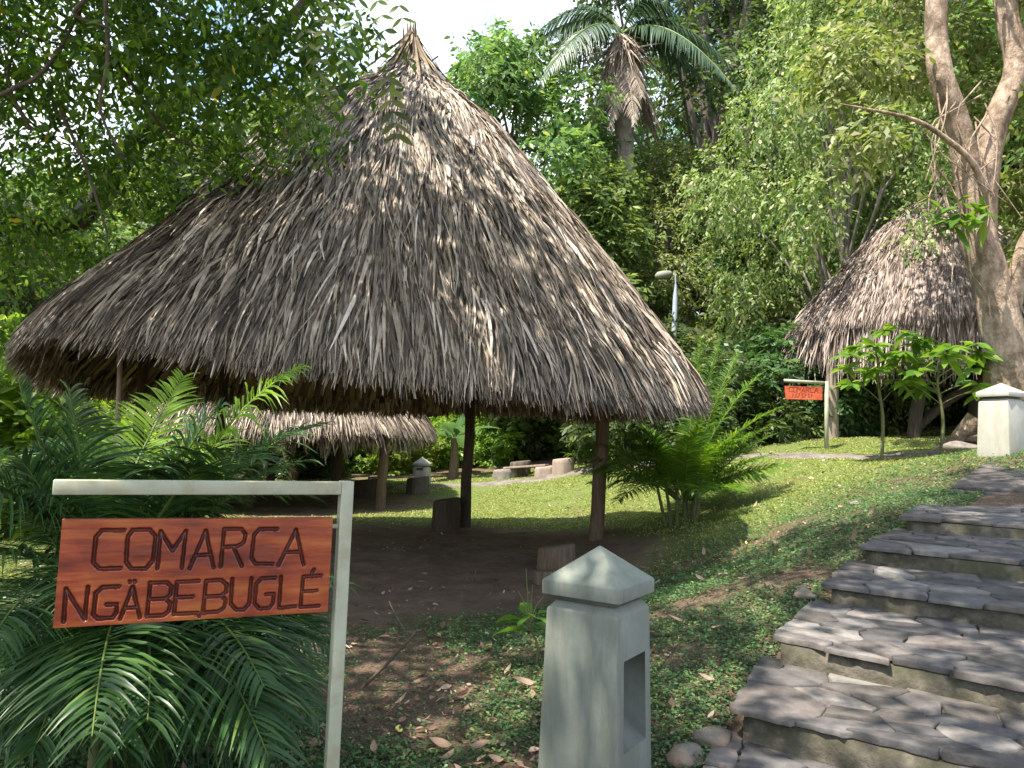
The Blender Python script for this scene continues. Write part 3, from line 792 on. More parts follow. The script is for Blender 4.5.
# far sign
fs = P(826.5, 441, 12.2); fz = G(fs[0], fs[1])
sf = thing("wooden_sign", "small bright orange carved signboard on a cream frame beside the hut post", "sign", (fs[0], fs[1], fz))
ftop = P(826.5, 381.5, 12.2)
rel(mk("frame_post", [sq_tube(V3(fs[0], fs[1], fz - .2), V3(fs[0], fs[1], ftop[2]), .05, V3(1, 0, 0))], M['paint_cream']), sf)
fl = P(784, 380.5, 12.2)
rel(mk("frame_arm", [sq_tube(fl, V3(fs[0] - .026, fs[1], ftop[2] - .026), .048, V3(0, 0, 1))], M['paint_cream']), sf)
o2 = P(785, 399, 12.2); w2 = P(822, 399, 12.2)[0] - o2[0]; h2 = P(785, 386, 12.2)[2] - o2[2]
mini = []
kx, ky = w2 / BW, h2 / BH
for s in STROKES[:10]: mini.append(np.stack([s[:, 0] * kx, s[:, 1] * ky], 1))
r_ = np.random.default_rng(3)
for k in range(7):                                     # second line: worn, unreadable strokes
    x0 = w2 * (.2 + .085 * k); mini.append(np.array([[x0, h2 * .14], [x0 + w2 * .012, h2 * (.38 + .06 * r_.random())]]))
    if k % 2: mini.append(np.array([[x0, h2 * .15], [x0 + w2 * .045, h2 * .16]]))
def _pl2(o): o.matrix_basis = Matrix.Translation(Vector(tuple(o2)) - Vector(sf.location))
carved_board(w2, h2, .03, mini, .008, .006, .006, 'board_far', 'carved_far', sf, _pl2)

# ------------------------------------------------------------------ concrete bollards
def bollard(loc, rz, s, h, body_mat, niche, label, lip=.05, pyr=.13, capw=1.06, group="concrete pyramid topped bollards"):
    t = thing("bollard", label, "bollard", loc, rz, group)
    hb = h - lip - pyr - .022
    b0, b1 = s * .56, s * .5
    z0 = -.3
    ch = .03
    rings = [(b0 * 1.03, z0), (b1, hb - ch), (b1 * .83, hb)]
    V, F = [], []
    for r, z in rings: V += [(-r, -r, z), (r, -r, z), (r, r, z), (-r, r, z)]
    for k in range(2):
        for j in range(4):
            if k == 0 and niche and j == niche[0]: continue
            F.append([k * 4 + j, k * 4 + (j + 1) % 4, k * 4 + 4 + (j + 1) % 4, k * 4 + 4 + j])
    F += [[3, 2, 1, 0], [8, 9, 10, 11]]
    V = [np.array(v, float) for v in V]
    nf = None
    if niche:
        j, u0, u1, v0, v1, dp = niche
        a, b, c, d = V[j], V[(j + 1) % 4], V[4 + (j + 1) % 4], V[4 + j]
        H0 = hb - ch - z0
        def fp(u, v):
            v = (v - z0) / H0
            return (a + (b - a) * u) * (1 - v) + (d + (c - d) * u) * v
        inn = [fp(u0, v0), fp(u1, v0), fp(u1, v1), fp(u0, v1)]
        nrm_in = -nrm(np.cross(b - a, d - a)) * dp
        i0 = len(V); V += inn
        A, B, Cc, Dd = j, (j + 1) % 4, 4 + (j + 1) % 4, 4 + j
        F += [[A, B, i0 + 1, i0], [B, Cc, i0 + 2, i0 + 1], [Cc, Dd, i0 + 3, i0 + 2], [Dd, A, i0, i0 + 3]]
        i1 = len(V); V += [p + nrm_in + (V3(0, 0, dp * .75) if k < 2 else 0) for k, p in enumerate(inn)]
        nf = ([V[k] for k in (i0, i0 + 1, i0 + 2, i0 + 3, i1, i1 + 1, i1 + 2, i1 + 3)], [[0, 1, 5, 4], [1, 2, 6, 5], [2, 3, 7, 6], [3, 0, 4, 7], [4, 5, 6, 7]])
        V = V[:i1]
    bd_ = mk("body", [(np.array(V), F)], M[body_mat], t); bevel(bd_, .004)
    if nf: mk("light_opening", [(np.array(nf[0]), nf[1])], M['niche'], t)
    g = b1 * .80
    mk("neck", [box(-g, g, -g, g, hb - .002, hb + .024)], M['niche'], t)
    c = b1 * capw; zc = hb + .022
    V = [(-c, -c, zc), (c, -c, zc), (c, c, zc), (-c, c, zc), (-c, -c, zc + lip), (c, -c, zc + lip), (c, c, zc + lip), (-c, c, zc + lip), (0, 0, zc + lip + pyr)]
    F = [[3, 2, 1, 0], [0, 1, 5, 4], [1, 2, 6, 5], [2, 3, 7, 6], [3, 0, 4, 7], [4, 5, 8], [5, 6, 8], [6, 7, 8], [7, 4, 8]]
    bevel(mk("cap", [(np.array(V, float), F)], M[body_mat], t), .004)
    return t
nb = P(600, 545, 2.93)
gb = G(nb[0], nb[1])
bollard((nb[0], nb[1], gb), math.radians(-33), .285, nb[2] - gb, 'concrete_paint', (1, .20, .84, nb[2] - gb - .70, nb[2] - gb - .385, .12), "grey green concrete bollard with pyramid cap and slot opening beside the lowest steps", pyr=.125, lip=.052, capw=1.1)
fb = P(1001, 383, 8.0); gf = G(fb[0], fb[1]) - .03
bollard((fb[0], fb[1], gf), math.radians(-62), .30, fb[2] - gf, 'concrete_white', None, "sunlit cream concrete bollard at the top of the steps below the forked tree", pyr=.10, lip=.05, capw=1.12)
bb = P(422.5, 457, 17.3); gbb = G(bb[0], bb[1])
bollard((bb[0], bb[1], gbb), math.radians(-12), .31, bb[2] - gbb, 'concrete_white', (0, .25, .72, (bb[2] - gbb) * .52, (bb[2] - gbb) * .66, .1), "small distant pale bollard with dark square opening behind a log bench", pyr=.14, lip=.05, capw=1.1)

# ------------------------------------------------------------------ stumps and benches
def stump_mesh(r, h, seed, taper=.95):
    r_ = np.random.default_rng(seed); sd = 22; k = 7
    a = np.arange(sd) * 2 * math.pi / sd
    lob = 1 + .09 * np.sin(a * 2 + seed) + .06 * np.sin(a * 5 + seed * 2) + .04 * (r_.random(sd) - .5)
    V = []
    zs_ = np.concatenate([np.linspace(-.12, h - .015, k - 1), [h]])
    for i, z in enumerate(zs_):
        rr = r * (1.06 - (1.06 - taper) * i / (k - 1)) * lob * (.955 if i == k - 1 else 1) * (1 + .03 * (r_.random(sd) - .5))
        V += [(x, y, z + (.03 * x / r if i >= k - 2 else 0)) for x, y in zip(rr * np.cos(a), rr * np.sin(a))]
    F = [[i * sd + j, i * sd + (j + 1) % sd, (i + 1) * sd + (j + 1) % sd, (i + 1) * sd + j] for i in range(k - 1) for j in range(sd)] + [list(range((k - 1) * sd, k * sd))]
    return np.array(V), F
def stump(px, py, d, r, h, label, seed, mat='wood_dark'):
    p = gp(px, py, d)
    o = mk("tree_stump", [stump_mesh(r, h, seed)], M[mat]); o.location = tuple(p)
    return tag(o, label, "stump", "log stump seats")
stump(445.5, 527, 10.9, .175, .42, "dark upright log stump beside the slim black post of the large hut", 1)
stump(556, 576, 8.1, .18, .22, "brown stump seat in shade under the hut just above the bollard cap", 2, 'wood_post')
bk = on_ground(549, 583)
o = bevel(mk("wood_block", [box(-.14, .14, -.08, .08, -.05, .11)], M['wood_post']), .012); o.location = tuple(bk); o.rotation_euler = (0, 0, .2)
tag(o, "short squared wood block on earth in front of the brown stump", "block")
def log_bench(pa, pb, label, mats, plank_z, rr=(.28, .28), ext=.0, group="log benches along the path"):
    a, b = pa, pb; m = (a + b) / 2
    t = thing("log_bench", label, "bench", (m[0], m[1], min(a[2], b[2])), 0, group)
    d = nrm(b - a)
    for k, (p, r) in enumerate(zip((a, b), rr)):
        V, F = stump_mesh(r, plank_z[k] - p[2] - .001, 20 + k + int(abs(p[0]) * 7))
        rel(mk("stump_leg", [(V + p, F)], M[mats[k]]), t)
    A = V3(a[0], a[1], plank_z[0]) - V3(d[0], d[1], 0) * ext; B = V3(b[0], b[1], plank_z[1]) + V3(d[0], d[1], 0) * ext
    s = nrm(V3(-d[1], d[0], 0)) * .14
    V = np.array([A - s, B - s, B + s, A + s]); V = np.vstack([V, V + V3(0, 0, .045)])
    rel(bevel(mk("plank", [(V, [[3, 2, 1, 0], [4, 5, 6, 7], [0, 1, 5, 4], [1, 2, 6, 5], [2, 3, 7, 6], [3, 0, 4, 7]])], M['wood_pale']), .006), t)
    return t
b1a, b1b = gp(368, 493, 15.6), gp(418, 488, 15.9)
log_bench(b1a, b1b, "dark log bench with thin plank in front of the small distant bollard", ('wood_dark', 'bark'), (P(368, 477, 15.6)[2] - .045, P(418, 475, 15.9)[2] - .045), (.25, .22))
b2a, b2b = gp(505, 480, 17.6), gp(547, 473, 17.2)
log_bench(b2a, b2b, "pale log bench of two thick stumps and plank on the lawn edge", ('bark_grey', 'wood_pale'), (P(505, 467, 17.6)[2] - .045, P(547, 464, 17.2)[2] - .045), (.26, .26))
stump(563, 474, 16.9, .22, .33, "yellowish stump close beside the pale log bench", 8, 'wood_pale')
stump(520, 481, 17.8, .24, .31, "dark grey stump between the two pale log bench legs", 12, 'bark')

# ------------------------------------------------------------------ lamp post
lp = gp(673, 470, 17.5)
lamp = thing("street_lamp", "grey lamp post with drooping greenish lamp head behind the hut roof", "lamp", lp)
lt_ = P(673, 284, 17.5)
rel(mk("pole", tube(np.array([lp - V3(0, 0, .2), (lp + lt_) / 2, V3(lp[0], lp[1], lt_[2] - .35), V3(lp[0], lp[1], lt_[2])]), [.075, .07, .06, .03], 14), M['metal_grey'], smooth=True), lamp)
hd = P(664, 275, 17.5)
rel(mk("arm", tube(np.array([V3(lp[0], lp[1], lt_[2] - .05), V3(lp[0] - .02, lp[1], hd[2]), hd + V3(.12, 0, .03)]), .022, 8), M['metal_grey'], smooth=True), lamp)
a = np.linspace(0, 2 * math.pi, 15)[:-1]
rings = [(0.02, .10), (.15, .08), (.20, .02), (.19, -.05), (.12, -.085)]
V = np.array([(hd[0] + 1.05 * r * math.cos(x), hd[1] + .6 * r * math.sin(x), hd[2] + z + .12 * r * math.cos(x)) for r, z in rings for x in a])
F = [[i * 14 + j, i * 14 + (j + 1) % 14, (i + 1) * 14 + (j + 1) % 14, (i + 1) * 14 + j][::-1] for i in range(4) for j in range(14)] + [list(range(14)), list(range(56, 70))[::-1]]
rel(mk("lamp_head", [(V, F)], M['lamp_cover'], smooth=True), lamp)

# ------------------------------------------------------------------ palms
def frond(base, ctrl_dir, L, arch, nleaf, leaf_l, leaf_w, r_, roll=0.0, vee=.35, droop=.35, k=4, stem_r=.008, petiole=.22, sweep=.75):
    """one pinnate frond -> (stem pieces, leaflet pieces)"""
    d0 = nrm(ctrl_dir); side = nrm(np.cross(d0, V3(0, 0, 1)) + 1e-4)
    n = 26; s = np.linspace(0, 1, n)
    hor = nrm(V3(d0[0], d0[1], 0) + 1e-6)
    pts = base + d0 * (L * s)[:, None] + (hor * .18 - V3(0, 0, 1)) * (arch * L * s ** 2.1)[:, None] + side * (.06 * L * r_.standard_normal() * s ** 2)[:, None]
    stem = tube(pts, stem_r * np.linspace(1.25, .25, n), 6, caps=False)
    m = nleaf
    sl = np.tile(petiole + (1 - petiole) * np.linspace(0.0, .985, m) ** .95, 2); sg_ = np.repeat([-1.0, 1.0], m)
    fi = sl * (n - 1); i0 = np.minimum(fi.astype(int), n - 2); fr = (fi - i0)[:, None]
    p = pts[i0] * (1 - fr) + pts[i0 + 1] * fr; T = nrm(pts[i0 + 1] - pts[i0])
    S = nrm(np.cross(T, np.broadcast_to(V3(0, 0, 1), T.shape)) + 1e-5)
    Nn = np.cross(S, T)
    c, s_ = math.cos(roll), math.sin(roll)
    S, Nn = S * c + Nn * s_, Nn * c - S * s_
    t = (sl - petiole) / (1 - petiole)
    ang = (1.0 - .55 * t) * sweep + .06 * r_.standard_normal(2 * m)
    D = nrm(S * (sg_ * np.sin(ang + .35))[:, None] + T * np.cos(ang + .35)[:, None] * .9 + Nn * (vee + .08 * r_.standard_normal(2 * m))[:, None])
    env = np.sin(np.clip(.12 + .95 * t, 0, 1) * math.pi) ** .5 * (1 - .35 * t)
    Lf = leaf_l * np.clip(env, .25, 1) * (1 + .07 * r_.standard_normal(2 * m))
    U = nrm(np.cross(D, Nn) + .18 * r_.standard_normal((2 * m, 3)))
    bend = V3(0, 0, -1) * (droop * Lf * (.7 + .6 * r_.random(2 * m)))[:, None]
    lv = strips(p, D, U, Lf, leaf_w * (.8 + .4 * r_.random(2 * m)), bend, k, [.45, 1, .95, .6, .05] if k == 4 else [.5, 1, .7, .05], fold=.28)
    return stem, lv
# near areca clump, frond by frond: base (world), tip pixel/depth
def palm_clump(name, label, base, fronds, seed, lm, nleaf=44, lw=.022, ll=.36, cat="palm", canes=8, group=None, brights=(), k=4):
    r_ = np.random.default_rng(seed)
    t = thing(name, label, cat, base, 0, group)
    for i, f in enumerate(fronds):
        b, mid_dir, L, arch, roll, droop = f
        stem, lv = frond(b, mid_dir, L, arch, nleaf, ll * (.85 + .3 * r_.random()), lw, r_, roll, .3, droop, k=k, stem_r=.008 * (L / 1.4) ** .5)
        fo = rel(mk("frond", [lv], M['palm_young_sunlit'] if i in brights and lm == 'palm' else M[lm], smooth=True), t)
        so = mk("midrib", stem, M['frond_stem'], smooth=True); so.parent = fo
    for i in range(canes):
        a = r_.random() * 6.28; rr = .07 + .2 * r_.random()
        p0 = base + V3(rr * math.cos(a), rr * math.sin(a), 0); p0[2] = G(p0[0], p0[1]) - .1
        p1 = p0 + V3(.25 * math.cos(a) * r_.random(), .25 * math.sin(a) * r_.random(), .65 + .4 * r_.random())
        rel(mk("cane", tube(np.array([p0, (p0 + p1) / 2 + V3(0, 0, .02), p1]), [.024, .02, .016], 8), M['stem_green'], smooth=True), t)
    return t
pb = P(118, 690, 3.3); pb = V3(pb[0], pb[1], G(pb[0], pb[1]))
fr_ = []
def toward(px, py, d, arch, roll=0.0, droop=.35, b=None, lift=.55):
    """frond of the near clump whose arched tip lands at a pixel"""
    b = (pb + V3(.16 * random.uniform(-1, 1), .16 * random.uniform(-1, 1), lift)) if b is None else b
    tip = P(px, py, d)
    v = tip - b; hor = np.linalg.norm(v[:2]); L0 = np.linalg.norm(v)
    L = L0 * (1 + arch * .45)
    hv = nrm(V3(v[0], v[1], 0))
    d0 = v / L - (hv * .18 - V3(0, 0, 1)) * arch          # so that base + d0*L + arch term = tip
    return (b, d0, L * np.linalg.norm(d0), arch * 1.0 / np.linalg.norm(d0), roll, droop)
for a in [(300, 462, 3.3, .32, .1, .5), (318, 425, 3.6, .42, .0, .4), (300, 368, 3.5, .42, -.3, .6), (95, 392, 3.0, .12, .5, .3), (20, 385, 3.1, .15, .2, .3), (170, 375, 3.9, .15, -.2, .3),
          (338, 590, 3.2, .5, .0, .55), (262, 640, 2.9, .55, .2, .6), (300, 700, 2.8, .6, .0, .5), (150, 745, 2.3, .55, .3, .5), (255, 760, 2.4, .6, .0, .45), (30, 740, 2.0, .45, -.2, .4), (-30, 640, 2.2, .45, .2, .5),
          (-40, 560, 2.6, .4, .0, .5), (-20, 470, 2.9, .3, .3, .4), (40, 440, 3.6, .25, .2, .4), (225, 430, 3.9, .35, .0, .45), (340, 640, 3.5, .5, .2, .5), (120, 440, 4.1, .2, .0, .4), (-60, 420, 3.6, .3, -.2, .4),
          (90, 610, 2.4, .5, .1, .5), (200, 560, 2.9, .5, -.2, .55), (60, 520, 3.0, .35, .3, .5), (-80, 700, 2.6, .5, 0, .5), (170, 480, 3.5, .4, .2, .5), (250, 530, 3.5, .5, .1, .5)]:
    fr_.append(toward(*a))
for k_ in range(11):
    fr_.append(toward(-60 + 34 * k_, random.uniform(690, 800), random.uniform(2.2, 2.75), random.uniform(.5, .7), random.uniform(-.3, .3), .5, lift=.35))
for k_ in range(30):
    fr_.append(toward(random.uniform(-60, 330), random.uniform(400, 780), random.uniform(2.6, 4.0), random.uniform(.3, .6), random.uniform(-.3, .3), random.uniform(.3, .55)))
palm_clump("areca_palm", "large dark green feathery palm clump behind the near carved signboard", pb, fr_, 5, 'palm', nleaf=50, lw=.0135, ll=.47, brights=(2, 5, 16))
# palm at the right of the hut
qb = on_ground(684, 521); qr = random.Random(9)
fr2 = []
for k in range(36):
    a = k * 2.4 + qr.uniform(-.3, .3); el = qr.uniform(.5, 1.4)
    d0 = V3(math.cos(a) * math.cos(el), math.sin(a) * math.cos(el), math.sin(el))
    fr2.append((qb + V3(.1 * math.cos(a), .1 * math.sin(a), .25), d0, qr.uniform(1.05, 1.55), qr.uniform(.18, .5), qr.uniform(-.4, .4), .4))
for px, py, d, arch in [(780, 408, 9.2, .3), (742, 352, 9.6, .2), (712, 338, 9.9, .1), (700, 338, 9.7, .12), (735, 440, 9.0, .4), (612, 430, 9.3, .4), (640, 425, 9.9, .25), (762, 372, 9.3, .28)]:
    fr2.append(toward(px, py, d, arch, 0, .4, b=qb + V3(0, 0, .3)))
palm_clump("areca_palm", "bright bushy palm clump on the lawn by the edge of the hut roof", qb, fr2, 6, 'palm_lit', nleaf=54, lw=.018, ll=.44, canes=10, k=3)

# tall palm against the sky
tp_ = gp(628, 440, 21)
tall = thing("tall_palm", "tall palm with drooping grey green fronds and skirt of dead fronds against sky", "palm", tp_)
crown = P(622, 34, 21)
tc_ = np.array([tp_ - V3(0, 0, .3), tp_ + V3(.1, 0, 3), V3(crown[0] + .12, crown[1], crown[2] - 3.0), crown - V3(0, 0, .3)])
rel(mk("trunk", tube(curve_pts(tc_, 26), np.linspace(.26, .24, 26), 14, 4, .1), M['bark_grey'], smooth=True), tall)
r_ = np.random.default_rng(21)
for (dx, dz, dy, L, arch) in [(-1.0, .62, -.3, 4.5, 1.22), (-.75, .9, -.2, 4.1, 1.02), (-.55, .2, -.5, 3.2, 1.20), (.75, .55, -.3, 4.0, 1.22), (.5, .15, -.45, 3.4, 1.11), (.85, .75, .2, 4.1, 1.02), (-.4, 1.0, .3, 4.0, 0.83), (.3, 1.0, -.2, 3.8, 0.93), (-.9, .4, .6, 4.0, 1.15), (.15, .8, .8, 2.7, 0.93), (.95, .25, -.1, 2.5, 1.11)]:
    stem, lv = frond(crown, V3(dx, dy, dz), L * .86, arch, 80, .8, .05, r_, r_.uniform(-.5, .5), .05, .75, k=3, stem_r=.035, petiole=.12)
    fo = rel(mk("frond", [lv], M['palm_tall'], smooth=True), tall); so = mk("midrib", stem, M['frond_stem'], smooth=True); so.parent = fo
for k in range(18):
    a = k * .75; d0 = V3(math.cos(a) * .34, math.sin(a) * .34, -.5 - .4 * r_.random())
    stem, lv = frond(crown - V3(0, 0, .35), d0, 1.7 + .9 * r_.random(), .22, 34, .5, .04, r_, 0, 0, .75, k=3, stem_r=.03)
    fo = rel(mk("dead_frond", [lv], M['palm_dry']), tall); so = mk("midrib", stem, M['palm_dry']); so.parent = fo

n = 420; th = r_.random(n) * 6.283; rad = np.stack([np.cos(th), np.sin(th), 0 * th], -1)
D = nrm(rad * (.6 * r_.random(n))[:, None] + np.array([0, 0, -1.0]) * (.2 + r_.random(n))[:, None] + .25 * r_.standard_normal((n, 3)))
rel(mk("fibre_skirt", [strips(crown - V3(0, 0, .1) + rad * .25 + np.array([0, 0, -.5]) * r_.random(n)[:, None], D, nrm(np.cross(D, rad)), .4 + 1.3 * r_.random(n) ** 2, .03 + .03 * r_.random(n), V3(0, 0, -.2) * np.ones((n, 1)), 3, [.6, 1, .7, .1], .3)], M['palm_dry']), tall)

# ------------------------------------------------------------------ trees
def sprays(p, outw, r_, m, slen, ll, lw, droop=.3, up_bias=.9, k=2, prof=(.18, 1, .06), fold=0.0):
    """leafy twigs at points p: m leaflets alternately along each"""
    n = len(p)
    d = nrm(outw * .7 + .55 * r_.standard_normal((n, 3)) + np.array([0, 0, -droop]))
    up_ = nrm(np.array([0, 0, up_bias]) + outw * .35 + .35 * r_.standard_normal((n, 3)))
    s = nrm(np.cross(d, up_)); up_ = np.cross(s, d)
    f = (np.arange(m) + .6) / m
    sg_ = np.where(np.arange(m) % 2 == 0, 1.0, -1.0)
    SL = slen * (.7 + .6 * r_.random(n))
    base = p[:, None] + d[:, None] * (SL[:, None] * f[None])[..., None] + np.array([0, 0, -1.0]) * (droop * .5 * SL[:, None] * f[None] ** 2)[..., None]
    D = nrm(d[:, None] * .55 + s[:, None] * (sg_[None, :] * .85)[..., None] + .22 * r_.standard_normal((n, m, 3)) + np.array([0, 0, -.18]))
    N = nrm(up_[:, None] + .45 * r_.standard_normal((n, m, 3)))
    U = nrm(np.cross(D, N))
    L = ll * (.5 + .85 * r_.random((n, m)) ** 1.2)
    return strips(base.reshape(-1, 3), D.reshape(-1, 3), U.reshape(-1, 3), L.ravel(), (lw / ll) * L.ravel() * 1.0, np.array([0, 0, -1.0]) * (.16 * L.ravel())[:, None], k, prof, fold)
def blob_points(blobs, n, r_, shell=.45):
    w = np.array([b[1] ** 2 for b in blobs]); idx = r_.choice(len(blobs), n, p=w / w.sum())
    c = np.array([b[0] for b in blobs])[idx]; R = np.array([b[1] for b in blobs])[idx]
    q = nrm(r_.standard_normal((n, 3))); rad = (shell + (1 - shell) * r_.random(n)) * R
    q2 = q * np.array([1, 1, .75])
    return c + q2 * rad[:, None], q
def tree_variant(seed, h, rc, tr, n, m, slen, ll, lw, bark, leaf, nblob=22, low=.28, droop=.3, blob=(.2, .36), lean=0):
    r_ = np.random.default_rng(seed)
    blobs, limbs = [], []
    ctrl = np.array([[0, 0, -.4], [r_.normal() * .1, r_.normal() * .1, h * .2], [lean * .4 + r_.normal() * .2, r_.normal() * .2, h * .45], [lean + r_.normal() * .35, r_.normal() * .35, h * .78]])
    tp = curve_pts(ctrl, 12)
    limbs += tube(tp, tr * np.linspace(1.15, .3, 12), 10, seed, .14)
    for k in range(nblob):
        u = (k + .5) / nblob; a = k * 2.399 + r_.random() * .8
        z = h * (low + (1 - low) * (1 - u ** 1.15 * .98))
        prof = math.sin(math.pi * min(1, max(.06, (z / h - low + .12) / (1.12 - low)))) ** .7
        rr = rc * prof * (.25 + .75 * math.sqrt(r_.random()))
        c = V3(lean * z / h + rr * math.cos(a), rr * math.sin(a), z - rc * .1)
        blobs.append((c, rc * r_.uniform(*blob)))
        i = int(np.clip((z / h - .25) * 12, 2, 11)); st_ = tp[i]
        mid = (st_ + c) / 2 + V3(0, 0, .12 * rc) + .1 * rc * r_.standard_normal(3)
        limbs += tube(curve_pts([st_, mid, c], 6), tr * np.linspace(.34, .08, 6), 6, k, .1, False)
    p, q = blob_points(blobs, n, r_)
    out = nrm(q + .6 * nrm(p - V3(lean * .7, 0, h * .6)))
    return limbs, [sprays(p, out, r_, m, slen, ll, lw, droop)], M[bark], M[leaf]
VAR = {
    'broad': tree_variant(1, 10, 3.2, .2, 3600, 8, .5, .19, .085, 'bark', 'leaf_mid', 26),
    'dark': tree_variant(2, 10, 3.0, .22, 4200, 8, .42, .17, .075, 'bark', 'leaf_dark', 26, low=.12),
    'airy': tree_variant(3, 13, 3.4, .26, 3000, 8, .5, .17, .075, 'bark', 'leaf_dark', 30, low=.3, blob=(.14, .28)),
    'pale': tree_variant(4, 9, 3.3, .16, 7000, 8, .5, .12, .06, 'bark_grey', 'leaf_pale', 40, low=.08, droop=.4, blob=(.2, .34)),
    'bright': tree_variant(5, 8, 2.6, .15, 3400, 8, .5, .20, .085, 'bark', 'leaf_mid', 20, low=.1),
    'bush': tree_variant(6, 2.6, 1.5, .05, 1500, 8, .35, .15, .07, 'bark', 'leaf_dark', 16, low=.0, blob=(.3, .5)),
    'bush_lit': tree_variant(7, 2.4, 1.4, .05, 1300, 8, .35, .17, .085, 'bark', 'leaf_sunlit', 14, low=.0, blob=(.3, .5)),
}
_built = {}
def plant(kind, name, px, d, top, label, cat, group, rz=0.0, wide=1.0):
    """a tree whose top reaches pixel row `top`"""
    b = gp(px, 470, d); zt = P(px, top, d)[2]
    H = {'broad': 10, 'dark': 10, 'airy': 13, 'pale': 9, 'bright': 8, 'bush': 2.6, 'bush_lit': 2.4}[kind]
    s = (zt - b[2]) / (H * 1.02)
    limbs, lv, mb, ml = VAR[kind]
    if kind not in _built:
        t = thing(name, label, cat, b, rz, group)
        mk("trunk", limbs, mb, t, smooth=True); mk("crown", lv, ml, t)
        _built[kind] = t
    else:
        t = copy_tree(_built[kind]); t.name = name; t.location = tuple(b); t.rotation_euler = (0, 0, rz)
        tag(t, label, cat, group)
    t.scale = (s * wide, s * wide, s)
    return t
TG = "forest trees around the clearing"
for a in [
    ('broad', 30, 15.5, 170, "leafy mid green tree seen past the low end of the thatch", .3, 1.15),
    ('dark', -90, 12.5, 130, "dark dense tree at the very edge beside the near palm clump", 1.0, 1.1),
    ('bright', 190, 21, 140, "sunlit yellow green tree peeking over the long thatch slope", 2.0, 1.2),
    ('dark', 95, 24, 190, "tall dark tree rising behind the leafy mid green tree", 2.9, 1.1),
    ('broad', 300, 25, 85, "rounded tree standing behind the hut just under the sky gap", 4.0, 1.1),
    ('bright', 372, 27, 78, "pale green treetop touching the tip of the thatched roof", 5.0, 1.1),
    ('broad', 500, 21, 34, "light green tree behind the thatch peak under the bright sky", .9, .85),
    ('bright', 575, 20, 165, "fresh green lower tree at the foot of the tall palm", 3.3, 1.05),
    ('airy', 700, 25, -130, "lofty open tree with dark bare limbs beside the tall palm", .4, 1.0),
    ('pale', 662, 22.5, 150, "greyish pale leaved tree above the grey lamp post", 1.7, 1.0),
    ('airy', 790, 29, -90, "thin tall tree far behind the pale drooping tree", 2.2, 1.1),
    ('pale', 838, 15.8, -40, "yellowish pale tree with drooping twigs overhanging the smaller hut", .2, .72),
    ('pale', 935, 18.5, -60, "pale leafy tree behind the peak of the smaller hut", 2.6, .8),
    ('dark', 760, 21, 190, "shadowy dark tree filling the gap over the orange signboard", 4.4, 1.15),
    ('dark', 1010, 19, 20, "dense dark tree behind the forked trunk", 5.3, 1.2),
    ('broad', 1120, 16, -60, "broad green tree at the edge beyond the forked trunk", .5, 1.2),
    ('dark', 890, 23, 120, "dark tree standing directly behind the smaller hut", .7, 1.2),
    ('broad', 600, 31, 190, "distant tree whose crown fills the gap below the tall palm", 3.0, 1.2),
    ('broad', -180, 20, 60, "very broad tree out at the side beyond the dark dense tree", 3.0, 1.2),
    ('dark', 420, 31, 195, "distant dark tree hidden behind the thatch peak", 1.1, 1.3)]:
    plant(a[0], "forest_tree", a[1], a[2], a[3], a[4], "tree", TG, a[5], a[6])
BG = "undergrowth bushes at the forest edge"
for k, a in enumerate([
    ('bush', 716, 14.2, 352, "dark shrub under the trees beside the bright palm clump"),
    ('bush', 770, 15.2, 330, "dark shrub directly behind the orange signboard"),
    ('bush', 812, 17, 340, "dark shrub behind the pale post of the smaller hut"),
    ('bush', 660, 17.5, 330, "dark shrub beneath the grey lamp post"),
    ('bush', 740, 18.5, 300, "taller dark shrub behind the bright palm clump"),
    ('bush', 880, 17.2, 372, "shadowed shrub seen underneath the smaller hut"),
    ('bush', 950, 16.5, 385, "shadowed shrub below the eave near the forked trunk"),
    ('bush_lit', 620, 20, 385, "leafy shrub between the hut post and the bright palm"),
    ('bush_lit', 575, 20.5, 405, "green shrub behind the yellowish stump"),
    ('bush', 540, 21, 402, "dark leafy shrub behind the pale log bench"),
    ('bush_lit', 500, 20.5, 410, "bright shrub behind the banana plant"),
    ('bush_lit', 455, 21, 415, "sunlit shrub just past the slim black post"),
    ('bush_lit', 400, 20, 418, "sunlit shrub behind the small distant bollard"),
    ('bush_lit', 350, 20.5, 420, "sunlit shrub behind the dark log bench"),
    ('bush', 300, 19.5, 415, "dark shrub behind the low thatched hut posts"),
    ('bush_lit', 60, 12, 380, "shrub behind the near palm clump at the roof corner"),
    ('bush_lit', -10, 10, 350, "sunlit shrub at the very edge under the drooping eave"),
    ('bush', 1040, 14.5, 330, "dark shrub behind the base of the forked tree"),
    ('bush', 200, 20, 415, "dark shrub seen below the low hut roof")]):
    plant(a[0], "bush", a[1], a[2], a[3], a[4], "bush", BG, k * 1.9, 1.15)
# solid far forest that reads as one mass
r_ = np.random.default_rng(91)
blobs = []
for k in range(150):
    az = -50 + 100 * (k + r_.random()) / 150; d = r_.uniform(33, 46)
    x, y = d * math.sin(math.radians(az)), d * math.cos(math.radians(az))
    top = r_.uniform(9, 11.5) if az < 8 else r_.uniform(15, 22)
    g = G(x, y)
    for z in np.arange(g + .8, E + top, 2.3): blobs.append((V3(x, y, z), r_.uniform(1.6, 2.6)))
p, q = blob_points(blobs, 14000, r_, .6)
tag(mk("forest", [sprays(p, q, r_, 7, .9, .5, .25, .3)], M['leaf_dark']), "far forest wall closing off the clearing behind the trees", "forest", kind="stuff")

